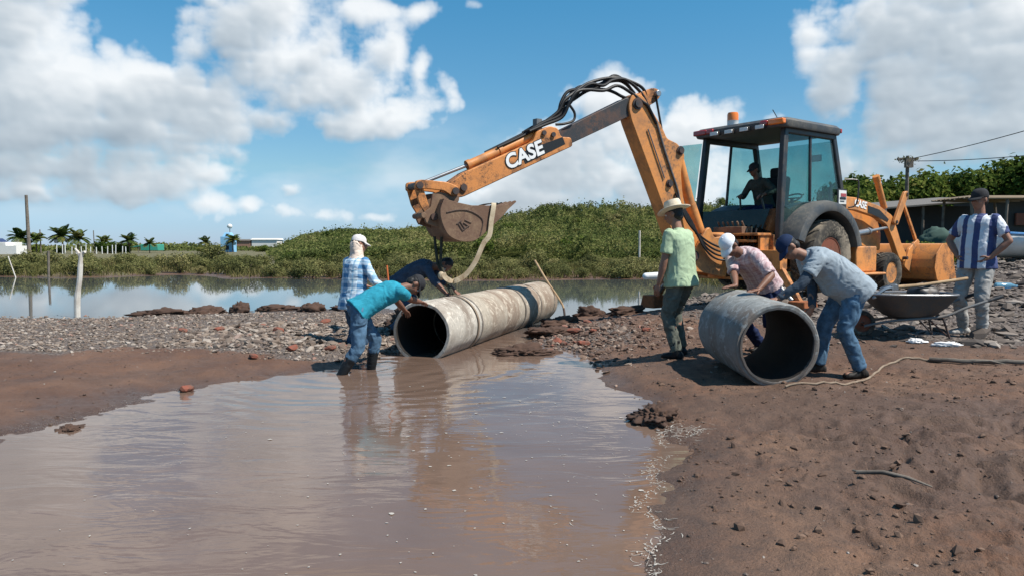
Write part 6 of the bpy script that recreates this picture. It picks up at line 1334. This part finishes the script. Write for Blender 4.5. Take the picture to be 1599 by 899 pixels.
    if hat:
        kind, mat = hat[:2]; b = MB()
        if kind == 'cap':
            pr = []; N = 20; vs = []; fs = []
            for i in range(8):
                a = R(90*i/7); 
                for j in range(N):
                    t = 2*math.pi*j/N; rr = math.cos(a)**.75; vs.append(hp(.089*rr*math.cos(t), -.012+.105*rr*math.sin(t), .035+.098*math.sin(a)**.85))
            for i in range(7):
                for j in range(N): fs.append((i*N+j, i*N+(j+1) % N, (i+1)*N+(j+1) % N, (i+1)*N+j))
            b.add(vs, fs); b.sphere(hp(0, -.012, .135), .009*k, 6, 8); o = b.build('cap', MAT[mat], root, sharp=None)
            b = MB(); vs = []; M_ = 9; sgn = -1 if (len(hat) > 2 and hat[2] == 'back') else 1
            for i in range(4):
                for j in range(M_):
                    t = R(22+136*j/(M_-1)); ln = i/3*.085*math.sin(t)**.6; x = .088*math.cos(t); y = .088*math.sin(t)+ln; vs.append(hp(x*(1-.06*i/3), (y-.008)*sgn, .042-.012*i/3-.16*x*x*(10)*.1-.02*(i/3)**2))
            fs = [(i*M_+j, i*M_+j+1, (i+1)*M_+j+1, (i+1)*M_+j) for i in range(3) for j in range(M_-1)]; b.add(vs, fs); br = b.build('brim', MAT[mat], o, sharp=None); so = br.modifiers.new('Solidify', 'SOLIDIFY'); so.thickness = .006
        else:
            N = 36; prof = [(.185, .034), (.16, .026), (.125, .024), (.10, .034), (.099, .07), (.094, .125), (.084, .150), (.05, .150), (.0, .138)]
            vs = [hp(r_*math.cos(2*math.pi*j/N)*.92, -.012+r_*math.sin(2*math.pi*j/N)*1.05, z+(.025*(math.cos(2*math.pi*j/N)**2) if r_ > .12 else 0)+.01) for r_, z in prof for j in range(N)]; fs = [(i*N+j, i*N+(j+1) % N, (i+1)*N+(j+1) % N, (i+1)*N+j) for i in range(len(prof)-1) for j in range(N)]
            b.add(vs, fs); o = b.build('straw_hat', MAT[mat], root, sharp=60); so = o.modifiers.new('Solidify', 'SOLIDIFY'); so.thickness = .006
            b = MB(); vs = [hp(r_*math.cos(2*math.pi*j/N)*.92, -.012+r_*math.sin(2*math.pi*j/N)*1.05, z+.01) for r_, z in ((.101, .036), (.099, .058)) for j in range(N)]; fs = [(j, (j+1) % N, N+(j+1) % N, N+j) for j in range(N)]; b.add(vs, fs); b.build('hat_band', MAT['hat_band'], o)
    if scarf:
        b = MB(); b.sphere(hp(0, -.035, -.02), tuple(q*k for q in (.090, .088, .10)), 12, 16, 0, HM); loft(b, [(hp(0, -.03, -.05), hx, hy, .088*k, .085*k), (neck0+u1*.02, rt1, fr1, .098*k, .085*k), (neck0-u1*.05-fr1*.02, rt1, fr1, .12*k, .085*k)]); co, f = remesh('s', b, .009, 2, .008, 14, seed); meshobj('scarf', co, f, MAT[scarf], root)
    return root, J, HND
def people():
    g = gh
    # man in green, standing, seen from behind
    b = V((1.92, 8.38, g(1.92, 8.38))); y = math.atan2(.72, -.70); F = V((math.cos(y), math.sin(y), 0)); L = V((-F.y, F.x, 0))
    f1 = b-L*.10+F*.05; f2 = b+L*.10-F*.02
    r, J, HN = person('man in light green shirt and straw hat standing with his back turned', b, y, 6, b+V((0, 0, .90)), {'R': b-L*.22+F*.28+V((0, 0, .92)), 'L': b+L*.24+F*.14+V((0, 0, .83))}, {'R': (V((f1.x, f1.y, g(f1.x, f1.y))), y-.3), 'L': (V((f2.x, f2.y, g(f2.x, f2.y))), y+.3)}, 1.71, .5, (18, 12), 1.06, .05, 'skin', 'shirt_green', .72, 'trousers_olive', .10, 0, ('boot_black', 'boot', .3), ('straw', 'straw'), seed=3)
    # grey polo, bent over the loose pipe
    b = V((3.32, 7.42, g(3.3, 7.42))); y = math.atan2(.02, -1.0); f1 = V((3.15, 7.55, 0)); f2 = V((3.46, 7.28, 0))
    person('man in grey polo shirt and dark blue cap bent over the loose pipe', b, y, 58, V((3.40, 7.42, b.z+.88)), {'R': V((3.02, 7.42, .80)), 'L': V((2.60, 7.22, .905))}, {'R': (V((f1.x, f1.y, g(f1.x, f1.y))), y-.1), 'L': (V((f2.x, f2.y, g(f2.x, f2.y))), y+.25)}, 1.74, .28, (58, 12), 1.13, .09, 'skin', 'polo_grey', .62, 'jeans', .13, 0, ('shoe_dark', 'shoe', .1), ('cap', 'cap_navy'), under='sleeve_blue', curl=(25, 20), hand_dir={'L': (-.9, -.1, -.15), 'R': (-.5, .1, -.8)}, seed=11, scarf=None)
    # white cap, pink check shirt
    b = V((2.92, 8.46, g(2.92, 8.46))); y = math.atan2(-.5, -.87); f1 = V((2.92, 8.62, 0)); f2 = V((3.14, 8.4, 0))
    person('man in pink check shirt and white cap leaning over the loose pipe', b, y, 50, V((2.88, 8.42, b.z+.80)), {'R': V((2.40, 7.92, .985)), 'L': V((2.60, 7.78, .96))}, {'R': (V((f1.x, f1.y, g(f1.x, f1.y))), y), 'L': (V((f2.x, f2.y, g(f2.x, f2.y))), y)}, 1.72, .4, (58, 6), 1.03, .03, 'skin_dark', 'plaid_pink', .95, 'navy', .03, 0, ('shoe_dark', 'shoe', .1), ('cap', 'cap_white'), curl=(20, 20), hand_dir={'L': (-.9, -.4, -.1), 'R': (-.9, -.3, -.1)}, seed=17)
    # striped jersey, hands on hips
    b = V((5.80, 9.22, g(5.8, 9.22))); y = math.atan2(-.55, -.84); F = V((math.cos(y), math.sin(y), 0)); L = V((-F.y, F.x, 0)); f1 = b-L*.14; f2 = b+L*.12+F*.08
    person('man in blue and white striped jersey standing with hands on hips', b, y, -2, b+V((0, 0, .93)), {'R': b-L*.20+F*.07+V((0, 0, .97)), 'L': b+L*.19+F*.08+V((0, 0, .97))}, {'R': (V((f1.x, f1.y, g(f1.x, f1.y))), y-.45), 'L': (V((f2.x, f2.y, g(f2.x, f2.y))), y+.1)}, 1.77, .3, (10, -14), 1.03, .04, 'skin', 'jersey', .72, 'trousers_grey', .10, 0, ('shoe_grey', 'shoe', .1), ('cap', 'cap_dark'), elbow={'R': -L-F*.25, 'L': L*1.0-F*.45}, curl=(40, 40), hand_dir={'L': -L*.6+F*.5-V((0, 0, .6)), 'R': L*.6+F*.5-V((0, 0, .6))}, seed=23)
    # sky blue check shirt, back turned
    b = V((-2.10, 9.75, -.13)); y = math.atan2(.80, .6); F = V((math.cos(y), math.sin(y), 0)); L = V((-F.y, F.x, 0)); f1 = b-L*.10; f2 = b+L*.11
    r, J, HN = person('man in sky blue check shirt and pale cap standing with his back turned', b, y, 8, b+V((0, 0, .87)), {'R': b-L*.26+F*.34+V((0, 0, .98)), 'L': b+L*.12+F*.36+V((0, 0, 1.0))}, {'R': (f1, y-.2), 'L': (f2, y+.2)}, 1.67, .6, (14, -30), 1.02, .02, 'skin', 'plaid_blue', 1.9, 'jeans_dark', .16, .35, ('boot_white', 'boot', .46), ('cap', 'cap_pale'), elbow={'R': -L*.5-F*.6-V((0, 0, .4)), 'L': L*.5-F*.6-V((0, 0, .4))}, curl=(60, 60), seed=29, scarf='scarf_pale')
    h = HN['R'][0]+HN['R'][1]*.08+b; m = MB(); m.tube(smooth_path([h+V((-.03, .02, .34)), h+V((-.01, .0, .15)), h, h+V((.10, .02, -.16)), h+V((.22, .05, -.30)), h+V((.3, .1, -.62))], 5), .012, 8); o = m.build('cord', MAT['cord_orange']); tag(o, 'orange cord held by the man in sky blue check shirt', 'cord')
    # turquoise shirt, bending to the pipe mouth
    b = V((-1.72, 8.28, -.12)); y = math.atan2(.42, .9); f1 = V((-1.93, 8.12, -.12)); f2 = V((-1.64, 8.48, -.12))
    person('man in turquoise shirt, jeans and rubber boots bending to the pipe mouth', b, y, 66, V((-1.72, 8.30, .715)), {'R': V((-1.00, 9.10, .665)), 'L': V((-1.30, 9.20, .56))}, {'R': (f1, y-.2), 'L': (f2, y+.1)}, 1.66, .18, (76, -8), 1.0, .02, 'skin_dark', 'shirt_turquoise', .62, 'jeans', .05, .60, ('boot_black', 'boot', .66), ('cap', 'cap_dark'), curl=(45, 45), seed=37, knee={'R': V((.9, .2, 0)), 'L': V((.9, .4, 0))}, tuck=False)
    # dark navy shirt behind the pipe
    b = V((-1.72, 11.0, g(-1.72, 11.0))); y = math.atan2(-.12, 1.0); f1 = V((-1.76, 10.85, 0)); f2 = V((-1.72, 11.2, 0))
    person('man in dark navy shirt bending over the top of the long pipe', b, y, 64, V((-1.66, 11.0, b.z+.74)), {'R': V((-.92, 10.45, .73)), 'L': V((-.80, 10.85, .72))}, {'R': (V((f1.x, f1.y, g(f1.x, f1.y))), y), 'L': (V((f2.x, f2.y, g(f2.x, f2.y))), y)}, 1.74, .3, (84, -25), 1.04, .02, 'skin_dark', 'shirt_navy', 1.35, 'jeans_dark', .08, 0, ('shoe_dark', 'shoe', .1), None, curl=(45, 45), seed=41)
    # operator, seated facing the boom
    O_ = m2w((-.42, .02, 1.58)); y = math.atan2(-MF.y, -MF.x)-.15; F = V((math.cos(y), math.sin(y), 0)); L = V((-F.y, F.x, 0)); b = m2w((-.7, .02, .97)); fl = lambda v: V((v.x, v.y, MO.z+.97))
    person('operator in dark clothes and cap seated inside the glazed cab', b, y, 24, O_, {'R': m2w((-.86, .22, 1.76)), 'L': m2w((-.86, -.25, 1.76))}, {'R': (fl(O_+F*.42-L*.13), y), 'L': (fl(O_+F*.42+L*.13), y)}, 1.68, .5, (20, -8), 1.0, .02, 'skin_dark', 'shirt_olive', 1.8, 'navy', .03, 0, ('shoe_dark', 'shoe', .1), ('cap', 'cap_dark'), curl=(60, 60), seed=43)
flat('cord_orange', (.5, .12, .03), .7)
people()
